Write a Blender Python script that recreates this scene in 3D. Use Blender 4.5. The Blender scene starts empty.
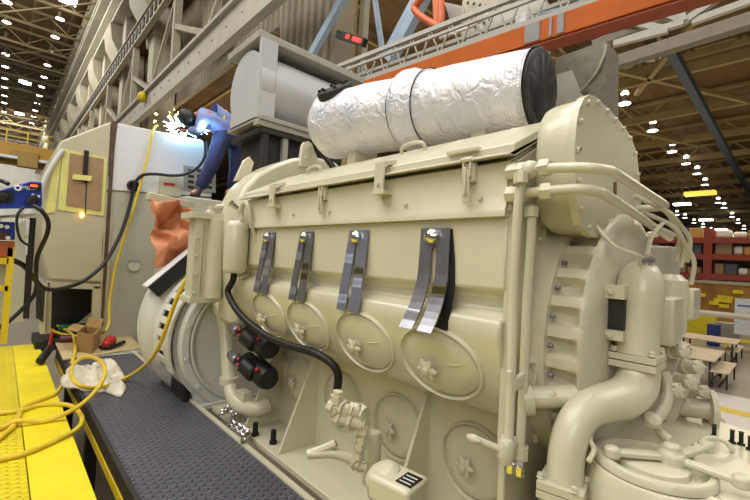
import bpy, bmesh, math, random
from mathutils import Vector, Matrix, noise
random.seed(7)
C = bpy.context.scene.collection
R = math.radians
V = Vector
# ------------------------------------------------------------------ camera (750 x 500 frame, 19 mm lens)
FPX = 400.0
CAM = V((0.0, -1.5, 3.0))
RM = Matrix(((0.68383, 0.01824, -0.72942), (0.72776, 0.05467, 0.68365), (0.05235, -0.99834, 0.02412)))
def ray(px, py): return RM @ V((px - 375.0, py - 250.0, FPX))
def at(px, py, X=None, Y=None, Z=None):
    d = ray(px, py)
    if X is not None: t = (X - CAM.x) / d.x
    elif Y is not None: t = (Y - CAM.y) / d.y
    else: t = (Z - CAM.z) / d.z
    return CAM + d * t
def dp(px, py, depth): return CAM + ray(px, py) * (depth / FPX)

# ------------------------------------------------------------------ materials
def lin(c):
    return tuple((x / 12.92 if x <= 0.04045 else ((x + 0.055) / 1.055) ** 2.4) for x in c)
MATS = {}
def mat(name, col, rough=0.5, metal=0.0, var=0.06, scale=6.0, bump=0.0, bscale=60.0, spec=0.5, emit=None, estr=0.0, coat=0.0, col2=None, thr=None):
    """col is sRGB 0..1; a soft noise varies it a little, optional second colour appears as blotches."""
    m = bpy.data.materials.new(name); m.use_nodes = True
    nt = m.node_tree; b = nt.nodes['Principled BSDF']
    b.inputs['Roughness'].default_value = rough; b.inputs['Metallic'].default_value = metal
    b.inputs['Specular IOR Level'].default_value = spec
    b.inputs['Coat Weight'].default_value = coat
    l = lin(col)
    tc = nt.nodes.new('ShaderNodeTexCoord')
    n = nt.nodes.new('ShaderNodeTexNoise'); n.inputs['Scale'].default_value = scale; n.inputs['Detail'].default_value = 5
    nt.links.new(tc.outputs['Object'], n.inputs['Vector'])
    r = nt.nodes.new('ShaderNodeValToRGB')
    lo = tuple(max(0, x * (1 - var * 2)) for x in l); hi = tuple(min(1, x * (1 + var * 2)) for x in l)
    if col2: lo = lin(col2)
    r.color_ramp.elements[0].position = 0.3 if thr is None else thr[0]
    r.color_ramp.elements[1].position = 0.7 if thr is None else thr[1]
    r.color_ramp.elements[0].color = (*lo, 1); r.color_ramp.elements[1].color = (*hi, 1)
    nt.links.new(n.outputs['Fac'], r.inputs['Fac']); nt.links.new(r.outputs['Color'], b.inputs['Base Color'])
    if bump:
        n2 = nt.nodes.new('ShaderNodeTexNoise'); n2.inputs['Scale'].default_value = bscale; n2.inputs['Detail'].default_value = 4
        nt.links.new(tc.outputs['Object'], n2.inputs['Vector'])
        bp = nt.nodes.new('ShaderNodeBump'); bp.inputs['Strength'].default_value = bump; bp.inputs['Distance'].default_value = 0.02
        nt.links.new(n2.outputs['Fac'], bp.inputs['Height']); nt.links.new(bp.outputs['Normal'], b.inputs['Normal'])
    if emit:
        b.inputs['Emission Color'].default_value = (*lin(emit), 1); b.inputs['Emission Strength'].default_value = estr
        m.cycles.emission_sampling = 'NONE'
    MATS[name] = m
    return m
CREAM = mat('engine_paint', (0.805, 0.785, 0.685), 0.34, var=0.03, scale=2.2, bump=0.05, bscale=25, coat=0.3)
CREAM2 = mat('engine_paint_cast', (0.785, 0.765, 0.67), 0.38, var=0.045, scale=5, bump=0.16, bscale=38, coat=0.2)
CABC = mat('cab_primer', (0.74, 0.71, 0.60), 0.55, var=0.03, scale=1.5)
HOODG = mat('hood_grey_paint', (0.70, 0.69, 0.62), 0.5, var=0.03, scale=1.2)
WHITEP = mat('hood_white_primer', (0.83, 0.82, 0.82), 0.5, var=0.02, scale=1.5)
ALTG = mat('alternator_grey', (0.82, 0.82, 0.80), 0.45, var=0.03, scale=3)
TANKG = mat('tank_grey', (0.72, 0.72, 0.73), 0.42, var=0.02, scale=2)
SLABG = mat('slab_grey', (0.62, 0.61, 0.57), 0.5, var=0.03)
BLACK = mat('black_rubber', (0.07, 0.07, 0.075), 0.5, var=0.1)
DARK = mat('dark_steel_cavity_shade', (0.13, 0.125, 0.12), 0.6, var=0.2)  # dark steel; also paints in the shade of slots, holes and openings
BLKST = mat('black_stand_paint', (0.16, 0.15, 0.14), 0.55, var=0.15)
STEEL = mat('brushed_steel', (0.58, 0.58, 0.61), 0.32, metal=0.75, var=0.05, scale=20)
SHIM = mat('dark_shim_steel', (0.47, 0.47, 0.49), 0.4, metal=0.6, var=0.06, scale=14)
SHIMB = mat('blued_shim_steel', (0.56, 0.58, 0.66), 0.35, metal=0.6, var=0.05, scale=14)
CHROME = mat('chrome', (0.85, 0.85, 0.85), 0.15, metal=1.0)
YEL = mat('platform_yellow', (0.89, 0.81, 0.09), 0.5, var=0.05, scale=3)
YELD = mat('safety_yellow', (0.86, 0.74, 0.12), 0.5, var=0.05)
HOSEY = mat('hose_yellow', (0.86, 0.74, 0.20), 0.4, var=0.06)
TAPE = mat('masking_tape_yellow', (0.86, 0.83, 0.50), 0.6, var=0.04)
PAPER = mat('brown_kraft_paper', (0.62, 0.50, 0.37), 0.7, var=0.04)
CARD = mat('cardboard', (0.66, 0.52, 0.33), 0.75, var=0.06)
PLY = mat('plywood_sheet', (0.74, 0.66, 0.48), 0.65, var=0.08, scale=9)
RAG = mat('white_rag_cloth', (0.86, 0.83, 0.76), 0.85, var=0.06, scale=10, bump=0.3, bscale=90)
TARP = mat('orange_tarp', (0.78, 0.50, 0.34), 0.55, var=0.06, scale=4, bump=0.15, bscale=20)
BLUEM = mat('welder_blue', (0.10, 0.20, 0.55), 0.4, var=0.06)
RED = mat('red_plastic', (0.70, 0.13, 0.08), 0.4)
REDLED = mat('red_led', (0.9, 0.1, 0.05), 0.4, emit=(1, 0.2, 0.15), estr=2.2)
ORLED = mat('orange_red_readout', (0.9, 0.2, 0.1), 0.4, emit=(1, 0.30, 0.16), estr=3.0)
ORANGE = mat('crane_orange', (0.68, 0.33, 0.06), 0.6, spec=0.2, var=0.05, scale=3)
PATCH = mat('grey_decal', (0.47, 0.47, 0.46), 0.5)
LTRUSS = mat('truss_pale_paint', (0.66, 0.63, 0.55), 0.55, var=0.06, scale=2)
GIRD = mat('girder_pale_grey', (0.70, 0.68, 0.62), 0.5, var=0.05, scale=2)
CLAD = mat('clerestory_sheet', (0.50, 0.46, 0.38), 0.6, var=0.10, scale=1.0)
TANB = mat('tan_beam', (0.52, 0.45, 0.29), 0.6, var=0.08, scale=1)
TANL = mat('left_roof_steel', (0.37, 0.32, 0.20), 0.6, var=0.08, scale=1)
ROOFB = mat('roof_brown', (0.34, 0.25, 0.115), 0.7, var=0.16, scale=0.35)
STRUTB = mat('pale_blue_brace', (0.62, 0.69, 0.76), 0.45, var=0.05)
NAVY = mat('dark_blue_rail', (0.13, 0.20, 0.27), 0.5)
FLOORM = mat('concrete_floor', (0.56, 0.53, 0.47), 0.35, var=0.06, scale=0.6)
FLOORW = mat('pale_painted_floor', (0.84, 0.82, 0.80), 0.4, var=0.03)
RACKR = mat('rack_red', (0.52, 0.18, 0.11), 0.5)
TABLET = mat('table_top_beige', (0.80, 0.73, 0.62), 0.5)
WALLW = mat('far_wall_white', (0.78, 0.77, 0.74), 0.7, var=0.06, scale=0.25)
LAMPE = mat('lamp_glow', (1, 0.97, 0.9), 0.5, emit=(1.0, 0.97, 0.92), estr=9.0)
LAMPH = mat('lamp_housing', (0.45, 0.43, 0.38), 0.5)
ARC = mat('welding_arc', (0.8, 0.95, 1), 0.5, emit=(0.62, 0.86, 1.0), estr=30.0)
SPARK = mat('spark', (1, 0.8, 0.5), 0.5, emit=(1.0, 0.82, 0.5), estr=9.0)
SKIN = mat('skin', (0.66, 0.42, 0.31), 0.5)
SHIRT = mat('work_shirt_blue', (0.47, 0.52, 0.72), 0.8, var=0.06, scale=8, bump=0.4, bscale=14)
JEANS = mat('navy_jeans', (0.13, 0.16, 0.31), 0.85, var=0.12, scale=8, bump=0.4, bscale=14)
BOOT = mat('boot_dark', (0.16, 0.14, 0.13), 0.6)
GLOVE = mat('leather_glove', (0.62, 0.36, 0.24), 0.7)
WLAB = mat('white_label', (0.86, 0.87, 0.88), 0.5)
REDLAB = mat('red_lettering', (0.72, 0.15, 0.18), 0.5)
BRONZ = mat('bronze_plate', (0.42, 0.36, 0.22), 0.45, metal=0.3)
GREENP = mat('green_plastic', (0.10, 0.45, 0.27), 0.45)

def wave_mat(m, scale, strength, direction='X', dist=0.02):
    """ribbed sheet: adds a wave bump"""
    nt = m.node_tree; b = nt.nodes['Principled BSDF']
    tc = nt.nodes.new('ShaderNodeTexCoord'); w = nt.nodes.new('ShaderNodeTexWave')
    w.bands_direction = direction; w.inputs['Scale'].default_value = scale; w.inputs['Distortion'].default_value = 0
    bp = nt.nodes.new('ShaderNodeBump'); bp.inputs['Strength'].default_value = strength; bp.inputs['Distance'].default_value = dist
    nt.links.new(tc.outputs['Object'], w.inputs['Vector']); nt.links.new(w.outputs['Fac'], bp.inputs['Height'])
    nt.links.new(bp.outputs['Normal'], b.inputs['Normal'])
wave_mat(CLAD, 0.9, 0.8, 'X', 0.06)
wave_mat(ROOFB, 0.5, 0.8, 'X', 0.08)
wave_mat(WALLW, 0.35, 0.5, 'Y', 0.05)

def tread(name, col, scale, strength, rough, col2=None):
    m = mat(name, col, rough, var=0.06, scale=2.5, col2=col2)
    nt = m.node_tree; b = nt.nodes['Principled BSDF']
    tc = nt.nodes.new('ShaderNodeTexCoord'); mp = nt.nodes.new('ShaderNodeMapping')
    mp.inputs['Rotation'].default_value = (0, 0, R(45))
    mp.inputs['Scale'].default_value = (scale, scale * 0.62, scale)
    vo = nt.nodes.new('ShaderNodeTexVoronoi'); vo.inputs['Scale'].default_value = 1.0; vo.inputs['Randomness'].default_value = 0.0
    rp = nt.nodes.new('ShaderNodeValToRGB'); rp.color_ramp.elements[0].position = 0.22; rp.color_ramp.elements[1].position = 0.42
    rp.color_ramp.elements[0].color = (1, 1, 1, 1); rp.color_ramp.elements[1].color = (0, 0, 0, 1)
    bp = nt.nodes.new('ShaderNodeBump'); bp.inputs['Strength'].default_value = strength; bp.inputs['Distance'].default_value = 0.03
    nt.links.new(tc.outputs['Object'], mp.inputs['Vector']); nt.links.new(mp.outputs['Vector'], vo.inputs['Vector'])
    nt.links.new(vo.outputs['Distance'], rp.inputs['Fac']); nt.links.new(rp.outputs['Color'], bp.inputs['Height'])
    nt.links.new(bp.outputs['Normal'], b.inputs['Normal'])
    return m
TREADG = tread('grey_tread_plate', (0.36, 0.36, 0.40), 24.0, 1.0, 0.36)
TREADY = tread('yellow_tread_plate', (0.87, 0.79, 0.08), 22.0, 0.8, 0.5)

def foil():
    m = mat('foil_wrap', (0.90, 0.89, 0.89), 0.34, metal=0.25, var=0.05, scale=3.5, col2=(.82, .83, .88))  # second colour paints bluish tinted reflections into the foil
    nt = m.node_tree; b = nt.nodes['Principled BSDF']
    tc = nt.nodes.new('ShaderNodeTexCoord')
    n = nt.nodes.new('ShaderNodeTexNoise'); n.inputs['Scale'].default_value = 11; n.inputs['Detail'].default_value = 8; n.inputs['Distortion'].default_value = 1.2
    w = nt.nodes.new('ShaderNodeTexWave'); w.inputs['Scale'].default_value = 16; w.bands_direction = 'X'; w.inputs['Distortion'].default_value = 2.0
    ad = nt.nodes.new('ShaderNodeMath'); ad.operation = 'MULTIPLY_ADD'; ad.inputs[1].default_value = 0.05
    bp = nt.nodes.new('ShaderNodeBump'); bp.inputs['Strength'].default_value = 0.8; bp.inputs['Distance'].default_value = 0.035
    nt.links.new(tc.outputs['Object'], n.inputs['Vector']); nt.links.new(tc.outputs['Object'], w.inputs['Vector'])
    nt.links.new(w.outputs['Fac'], ad.inputs[0]); nt.links.new(n.outputs['Fac'], ad.inputs[2])
    nt.links.new(ad.outputs[0], bp.inputs['Height']); nt.links.new(bp.outputs['Normal'], b.inputs['Normal'])
    return m
FOIL = foil()

# ------------------------------------------------------------------ mesh builder
def basis(axis):
    a = V(axis).normalized()
    h = V((0, 0, 1)) if abs(a.z) < 0.9 else V((1, 0, 0))
    u = h.cross(a).normalized(); v = a.cross(u).normalized()
    return a, u, v
def catmull(pts, n):
    pts = [V(p) for p in pts]
    if n <= 1 or len(pts) < 3: return pts
    out = []
    for i in range(len(pts) - 1):
        p0 = pts[max(0, i - 1)]; p1 = pts[i]; p2 = pts[i + 1]; p3 = pts[min(len(pts) - 1, i + 2)]
        for k in range(n):
            t = k / n
            out.append(0.5 * ((2 * p1) + (p2 - p0) * t + (2 * p0 - 5 * p1 + 4 * p2 - p3) * t * t + (3 * p1 - p0 - 3 * p2 + p3) * t ** 3))
    out.append(pts[-1])
    return out
class MB:
    def __init__(s): s.bm = bmesh.new()
    def poly(s, pts):
        return s.bm.faces.new([s.bm.verts.new(V(p)) for p in pts])
    def box(s, lo, hi, rot=None, piv=None):
        lo, hi = V(lo), V(hi)
        c = [V((x, y, z)) for x in (lo.x, hi.x) for y in (lo.y, hi.y) for z in (lo.z, hi.z)]
        if rot is not None:
            pv = V(piv) if piv is not None else (lo + hi) / 2
            c = [rot @ (p - pv) + pv for p in c]
        v = [s.bm.verts.new(p) for p in c]
        for f in ((0, 1, 3, 2), (4, 6, 7, 5), (0, 4, 5, 1), (2, 3, 7, 6), (0, 2, 6, 4), (1, 5, 7, 3)):
            s.bm.faces.new([v[i] for i in f])
        return s
    def prism(s, pts, vec):
        vec = V(vec); n = len(pts)
        a = [s.bm.verts.new(V(p)) for p in pts]; b = [s.bm.verts.new(V(p) + vec) for p in pts]
        s.bm.faces.new(a); s.bm.faces.new(b[::-1])
        for i in range(n):
            s.bm.faces.new((a[i], b[i], b[(i + 1) % n], a[(i + 1) % n]))
        return s
    def beam(s, p, q, w, h, upv=(0, 0, 1)):
        """rectangular bar from p to q, w across, h along upv"""
        p, q = V(p), V(q); d = (q - p).normalized()
        u = d.cross(V(upv))
        if u.length < 1e-4: u = d.cross(V((1, 0, 0)))
        u.normalize(); v = u.cross(d).normalized()
        return s.prism([p + u * (w / 2) * i + v * (h / 2) * j for i, j in ((-1, -1), (1, -1), (1, 1), (-1, 1))], q - p)
    def ibeam(s, p, q, w, h, t=0.05):
        p, q = V(p), V(q); z = V((0, 0, 1))
        s.beam(p + z * (h / 2 - t / 2), q + z * (h / 2 - t / 2), w, t); s.beam(p - z * (h / 2 - t / 2), q - z * (h / 2 - t / 2), w, t)
        return s.beam(p, q, t, h - 2 * t)
    def lathe(s, prof, o, axis, seg=24, ang=None, caps=True, wob=None):
        """prof: (radius, height along axis)"""
        a, u, v = basis(axis); o = V(o); rings = []
        for k, (r, h) in enumerate(prof):
            ring = []
            for i in range(seg):
                t = 2 * math.pi * i / seg
                rr = r if wob is None else wob(r, h, t)
                ring.append(s.bm.verts.new(o + a * h + (u * math.cos(t) + v * math.sin(t)) * rr))
            rings.append(ring)
        for a1, b1 in zip(rings, rings[1:]):
            for i in range(seg):
                s.bm.faces.new((a1[i], a1[(i + 1) % seg], b1[(i + 1) % seg], b1[i]))
        if caps:
            s.bm.faces.new(rings[0][::-1]); s.bm.faces.new(rings[-1])
        return s
    def cyl(s, p, q, r, r2=None, seg=16):
        p, q = V(p), V(q)
        return s.lathe([(r, 0), (r if r2 is None else r2, (q - p).length)], p, q - p, seg)
    def bolt(s, p, axis, r=0.012, h=0.012):
        a = V(axis).normalized(); return s.lathe([(r * 1.25, 0), (r * 1.25, h * .25), (r, h * .3), (r, h)], V(p), a, 6)
    def tube(s, pts, r, seg=8, n=6):
        P = catmull(pts, n); m = len(P)
        rs = r if isinstance(r, (list, tuple)) else None
        if rs:
            k = len(pts) - 1; rr = []
            for i in range(m):
                f = i / (m - 1) * k; j = min(int(f), k - 1); rr.append(rs[j] + (rs[j + 1] - rs[j]) * (f - j))
        else: rr = [r] * m
        d = (P[1] - P[0]).normalized(); _, u, v = basis(d); rings = []
        for i in range(m):
            t = (P[min(i + 1, m - 1)] - P[max(i - 1, 0)])
            if t.length > 1e-7: t.normalize()
            else: t = d
            q = d.rotation_difference(t); u = (q @ u); u = (u - t * u.dot(t)).normalized(); v = t.cross(u); d = t
            rings.append([s.bm.verts.new(P[i] + (u * math.cos(2 * math.pi * k / seg) + v * math.sin(2 * math.pi * k / seg)) * rr[i]) for k in range(seg)])
        for a, b in zip(rings, rings[1:]):
            for i in range(seg): s.bm.faces.new((a[i], a[(i + 1) % seg], b[(i + 1) % seg], b[i]))
        s.bm.faces.new(rings[0][::-1]); s.bm.faces.new(rings[-1])
        return s
    def ball(s, c, r, sc=(1, 1, 1), seg=16, rot=None):
        m = Matrix.Diagonal((r * sc[0], r * sc[1], r * sc[2], 1))
        if rot is not None: m = rot.to_4x4() @ m
        bmesh.ops.create_uvsphere(s.bm, u_segments=seg, v_segments=max(6, seg // 2), radius=1, matrix=Matrix.Translation(V(c)) @ m)
        return s
    def ring(s, c, axis, Rr, r, seg=28, k=8, sx=1.0):
        a, u, v = basis(axis); c = V(c); rings = []
        for i in range(seg):
            t = 2 * math.pi * i / seg; d = u * math.cos(t) * sx + v * math.sin(t)
            dn = (u * math.cos(t) + v * math.sin(t) * sx).normalized()
            rings.append([s.bm.verts.new(c + d * Rr + dn * r * math.cos(2 * math.pi * j / k) + a * r * math.sin(2 * math.pi * j / k)) for j in range(k)])
        for i in range(seg):
            p, q = rings[i], rings[(i + 1) % seg]
            for j in range(k): s.bm.faces.new((p[j], q[j], q[(j + 1) % k], p[(j + 1) % k]))
        return s
    def build(s, name, m, parent=None, bevel=0.0, sharp=38, smooth=True):
        bmesh.ops.recalc_face_normals(s.bm, faces=s.bm.faces[:])
        me = bpy.data.meshes.new(name); s.bm.to_mesh(me); s.bm.free()
        me.materials.append(m)
        if smooth:
            me.shade_smooth(); me.set_sharp_from_angle(angle=R(sharp))
        o = bpy.data.objects.new(name, me); C.objects.link(o)
        if parent is not None: adopt(o, parent)
        if bevel:
            b = o.modifiers.new('bevel', 'BEVEL'); b.width = bevel; b.segments = 2; b.limit_method = 'ANGLE'; b.angle_limit = R(35)
            b.harden_normals = False
        return o
WORLD = {}
def wloc(o): return WORLD.get(o.name, V((0, 0, 0)))
def adopt(o, parent):
    o.parent = parent; o.matrix_parent_inverse = Matrix.Translation(wloc(parent)).inverted()
def thing(name, loc, label, cat, group=None):
    o = bpy.data.objects.new(name, None); C.objects.link(o); o.location = V(loc); o.empty_display_size = 0.1
    WORLD[o.name] = V(loc)
    return tag(o, label, cat, group)
def tag(o, label, cat, group=None, kind=None):
    o['label'] = label; o['category'] = cat
    if group: o['group'] = group
    if kind: o['kind'] = kind
    return o
def struct(o, label=None):
    o['kind'] = 'structure'
    if label: o['label'] = label
    return o
def plabel(o, t): o['label'] = t; return o
def dup(root, shift, label=None, group=None):
    r = root.copy(); C.objects.link(r); r.location = root.location + V(shift); WORLD[r.name] = wloc(root) + V(shift)
    if label: r['label'] = label
    if group: r['group'] = group
    for ch in list(root.children):
        c = ch.copy(); C.objects.link(c); c.parent = r; c.matrix_parent_inverse = ch.matrix_parent_inverse.copy()
        for g in list(ch.children):
            d = g.copy(); C.objects.link(d); d.parent = c; d.matrix_parent_inverse = g.matrix_parent_inverse.copy()
    return r
def text(s, size, org, xdir, ydir, m, name, parent, depth=0.002):
    cu = bpy.data.curves.new(name, 'FONT'); cu.body = s; cu.size = size; cu.extrude = depth; cu.materials.append(m)
    tmp = bpy.data.objects.new('lettering_source', cu); C.objects.link(tmp); dg = bpy.context.evaluated_depsgraph_get(); me = bpy.data.meshes.new_from_object(tmp.evaluated_get(dg)); bpy.data.objects.remove(tmp)
    o = bpy.data.objects.new(name, me); C.objects.link(o)
    x = V(xdir).normalized(); z = x.cross(V(ydir)).normalized(); y = z.cross(x)
    mw = Matrix((x, y, z)).transposed().to_4x4(); mw.translation = V(org)
    o.parent = parent; o.matrix_parent_inverse = Matrix.Translation(wloc(parent)).inverted(); o.matrix_basis = mw
    return o
ORD = ['nearest', 'second', 'third', 'fourth', 'fifth', 'sixth', 'seventh', 'eighth', 'ninth', 'tenth', 'eleventh', 'twelfth', 'thirteenth', 'fourteenth']

# ------------------------------------------------------------------ camera object
cd = bpy.data.cameras.new('camera'); cam = bpy.data.objects.new('camera', cd); C.objects.link(cam)
cd.sensor_width = 36; cd.lens = FPX / 750 * 36; cd.clip_start = 0.05; cd.clip_end = 600
mw = Matrix((RM.col[0], -RM.col[1], -RM.col[2])).transposed().to_4x4(); mw.translation = CAM
cam.matrix_world = mw
bpy.context.scene.camera = cam
# ================================================================== THE ENGINE
eng = thing('diesel_engine', (-2.0, 0.75, 1.46), 'huge cream painted locomotive diesel engine with round covers and pipes in the middle', 'engine')
XL, XR = -3.35, -0.83
YF = 0.44                                     # crankcase face
CYL = [-1.165, -1.70, -2.27, -2.80]              # cylinder stations
def ex(prof, x0, x1):                         # extrude a (Y, z) outline along X
    return [V((x0, y, z)) for y, z in prof], V((x1 - x0, 0, 0))
m = MB()
side = [(0.022, 3.215), (0.022, 2.90), (0.085, 2.868), (0.085, 2.81), (0.0, 2.775), (-0.012, 2.74), (-0.005, 2.69), (0.02, 2.60), (0.055, 2.50), (0.10, 2.42), (0.16, 2.345), (0.24, 2.30), (0.34, 2.275), (YF, 2.26), (1.4, 2.26), (1.5, 3.215)]
m.prism(*ex(side, XL, XR))
m.build('cylinder_block', CREAM, eng, bevel=0.012, sharp=30)
m = MB()
m.prism(*ex([(-0.010, 3.205), (-0.010, 3.235), (0.0, 3.25), (0.0, 3.432), (0.42, 3.66), (1.1, 3.66), (1.5, 3.43), (1.5, 3.20)], XL, XR))
for px in (294, 330, 406, 480):
    p = at(px, 207, Y=0.0); m.bolt((p.x, 0.0, 3.29), (0, -1, 0), 0.011, 0.012)
m.build('valve_cover_box', CREAM, eng, bevel=0.008)
# hinged lid with a folded front edge and pressed ribs
m = MB()
m.prism(*ex([(-0.05, 3.444), (-0.05, 3.456), (-0.012, 3.458), (-0.012, 3.50), (0.006, 3.51), (0.40, 3.715), (0.44, 3.73), (1.1, 3.73), (1.5, 3.52), (1.5, 3.446), (1.08, 3.68), (0.43, 3.68), (0.01, 3.452)], -3.26, XR + 0.03))
for k in range(7):
    x = -3.05 + k * 0.33
    m.prism([(x, 0.05, 3.528), (x + 0.05, 0.05, 3.538), (x + 0.10, 0.05, 3.528), (x + 0.10, 0.38, 3.703), (x + 0.05, 0.38, 3.713), (x, 0.38, 3.703)][0:3], (0, 0.33, 0.1732))
lid = m.build('valve_cover_lid', CREAM, eng, bevel=0.008)
for px, py in ((315, 168), (414, 147)):
    x = at(px, py, Y=.30).x; y = .30
    h = MB(); h.tube([(x - .09, y, 3.655), (x - .085, y - .015, 3.70), (x, y - .02, 3.715), (x + .085, y - .015, 3.70), (x + .09, y, 3.655)], 0.011, 8, 5)
    h.build('lid_handle', CREAM, lid)
# angle clips that hold the lid down
for px in (276, 383):
    p = at(px, 190, Y=-0.03); x = p.x
    m = MB(); m.prism([(x - .035, .03, 3.545), (x - .035, -.066, 3.515), (x - .035, -.066, 3.36), (x - .035, -.054, 3.36), (x - .035, -.054, 3.50), (x - .035, .03, 3.525)], (.07, 0, 0))
    m.box((x - .045, -.07, 3.345), (x + .045, 0.002, 3.365)); m.bolt((x + .0, -.066, 3.40), (0, -1, 0), .012)
    m.build('lid_clip', CREAM, eng, bevel=.003)
# toggle latches
for px in (322, 467):
    x = at(px, 190, Y=-0.03).x
    m = MB(); m.box((x - .03, -.028, 3.36), (x + .03, .002, 3.445)); m.box((x - .022, -.045, 3.38), (x - .012, -.02, 3.46)); m.box((x + .012, -.045, 3.38), (x + .022, -.02, 3.46))
    m.cyl((x - .03, -.04, 3.455), (x + .03, -.04, 3.455), .012, seg=8)
    la = m.build('latch', CREAM, eng, bevel=.003)
    h = MB(); h.prism([(x - .014, -.05, 3.41), (x + .014, -.05, 3.41), (x + .02, -.035, 3.27), (x - .02, -.035, 3.27)], (0, .012, 0)); h.box((x - .006, -.056, 3.30), (x + .006, -.03, 3.42))
    h.build('latch_arm', CREAM, la, bevel=.003)
m = MB(); m.box((-1.12, -.035, 3.492), (-0.96, .03, 3.512))
m.build('lid_stiffener', CREAM, eng, bevel=.004)

def hand_knob(c, nrm, parent, r=0.056):
    a, u, v = basis(nrm); m = MB()
    m.lathe([(r * .35, -.03), (r * .35, .0), (r * .8, .002)], c, nrm, 12)
    m.lathe([(r * .75, 0), (r * .98, .006), (r * .98, .016), (r * .75, .022)], c, nrm, 48, wob=lambda rr, h, t: rr * (0.86 + 0.2 * math.cos(6 * t)))
    m.lathe([(r * .36, .02), (r * .33, .034), (r * .15, .036)], c, nrm, 12)
    return m.build('hand_knob', CREAM2, parent, sharp=50)
def access_cover(c, nrm, rx, rz, name, knob=(-.03, -.02), lab=None):
    """oval dished plate with a rim, stiffening ribs and a star knob; u runs along X"""
    a = V(nrm).normalized(); u = V((1, 0, 0)); v = a.cross(u).normalized()
    if v.z < 0: v = -v
    m = MB(); N = 48; rings = []
    for (k, h) in ((1.0, -.03), (1.0, .014), (.985, .024), (.955, .026), (.935, .020), (.925, -.004), (.895, -.006), (.88, .010), (.86, .016), (.6, .028), (.3, .034), (.0001, .036)):
        rings.append([m.bm.verts.new(V(c) + u * math.cos(2 * math.pi * i / N) * rx * k + v * math.sin(2 * math.pi * i / N) * rz * k + a * h) for i in range(N)])
    for r1, r2 in zip(rings, rings[1:]):
        for i in range(N): m.bm.faces.new((r1[i], r1[(i + 1) % N], r2[(i + 1) % N], r2[i]))
    m.bm.faces.new(rings[0][::-1])
    for t in (0.45, 1.3):
        d = u * math.cos(t) * rx + v * math.sin(t) * rz * .55
        m.tube([V(c) + d * .30 + a * .033, V(c) + d * .55 + a * .030, V(c) + d * .80 + a * .016], .005, 6, 3)
    o = m.build(name, CREAM, eng, sharp=50)
    hand_knob(V(c) + u * knob[0] + v * knob[1] + a * .058, a, o)
    return o
for x in CYL:
    access_cover((x, 0.054, 2.535), (0, -0.94, -0.33), 0.245, 0.185, 'airbox_cover')
LOW = [-1.19, -1.765, -2.35, -2.93]
for x in LOW:
    access_cover((x, YF - .002, 1.935), (0, -1, 0.0), 0.215, 0.21, 'crankcase_cover', knob=(-.02, -.015))
# crankcase, base flange, gussets
m = MB()
m.prism(*ex([(YF, 2.28), (YF, 1.47), (1.06, 1.47), (1.06, 2.28)], -3.45, -.84))
m.build('crankcase', CREAM, eng, bevel=.01)
m = MB(); m.box((-3.9, 0.09, 1.45), (-0.3, 1.0, 1.495))
m.build('base_flange', CREAM, eng, bevel=.006)
for x in (-0.93, -1.53, -2.68, -3.25):
    m = MB(); m.prism([(x, YF + .01, 2.24), (x, YF - .03, 2.24), (x, 0.12, 1.52), (x, 0.10, 1.49), (x, YF + .01, 1.49)], (0.022, 0, 0)); m.build('gusset_plate', CREAM, eng, bevel=.003)
for px, py in ((255, 436), (273, 444), (186, 402)):
    p = at(px, py, Z=1.49)
    m = MB(); m.cyl((p.x, p.y, 1.49), (p.x, p.y, 1.515), .034, seg=6); m.cyl((p.x, p.y, 1.51), (p.x, p.y, 1.60), .022, seg=12); m.build('base_stud', BLACK, eng)
# left end: rounded end housing with lifting lug, end wall
m = MB()
hp = [(0.03, 2.35), (-0.04, 3.0), (-0.05, 3.25), (-0.03, 3.42), (0.04, 3.58), (0.16, 3.72), (0.32, 3.835), (0.5, 3.93), (0.72, 4.0), (1.0, 4.0), (1.3, 3.85), (1.5, 3.5), (1.5, 2.35)]
m.prism(*ex(hp, -3.74, -3.34))
m.build('end_housing', CREAM, eng, bevel=.035, sharp=50)
m = MB()
m.prism([(-3.36, .56, 3.86), (-3.36, .58, 4.07), (-3.36, .60, 4.105), (-3.36, .64, 4.12), (-3.36, .68, 4.105), (-3.36, .70, 4.07), (-3.36, .80, 3.9)], (.05, 0, 0))
m.bolt((-3.31, .64, 4.06), (1, 0, 0), .022, .01); m.bolt((-3.31, .62, 3.95), (1, 0, 0), .014, .01); m.bolt((-3.31, .70, 3.92), (1, 0, 0), .014, .01)
m.build('lifting_lug', CREAM, eng, bevel=.006)
m = MB()
q = at(322, 150, X=-3.3)
m.tube([(-3.28, .70, 4.12), (-3.22, .74, 4.02), (-3.1, .80, 3.86), (-3.05, .82, 3.74)], .03, 8, 4); m.build('gasket_strip', BLACK, eng)
# small lifting lug behind the end housing (beside the welder)
m = MB(); p = at(243, 178, X=-3.72); m.prism([(-3.72, p.y - .10, p.z - .05), (-3.72, p.y - .02, p.z + .16), (-3.72, p.y + .03, p.z + .21), (-3.72, p.y + .08, p.z + .16), (-3.72, p.y + .05, p.z + .02), (-3.72, p.y + .10, p.z - .0)], (.05, 0, 0)); m.build('lifting_lug', CREAM, eng, bevel=.006)
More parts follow.
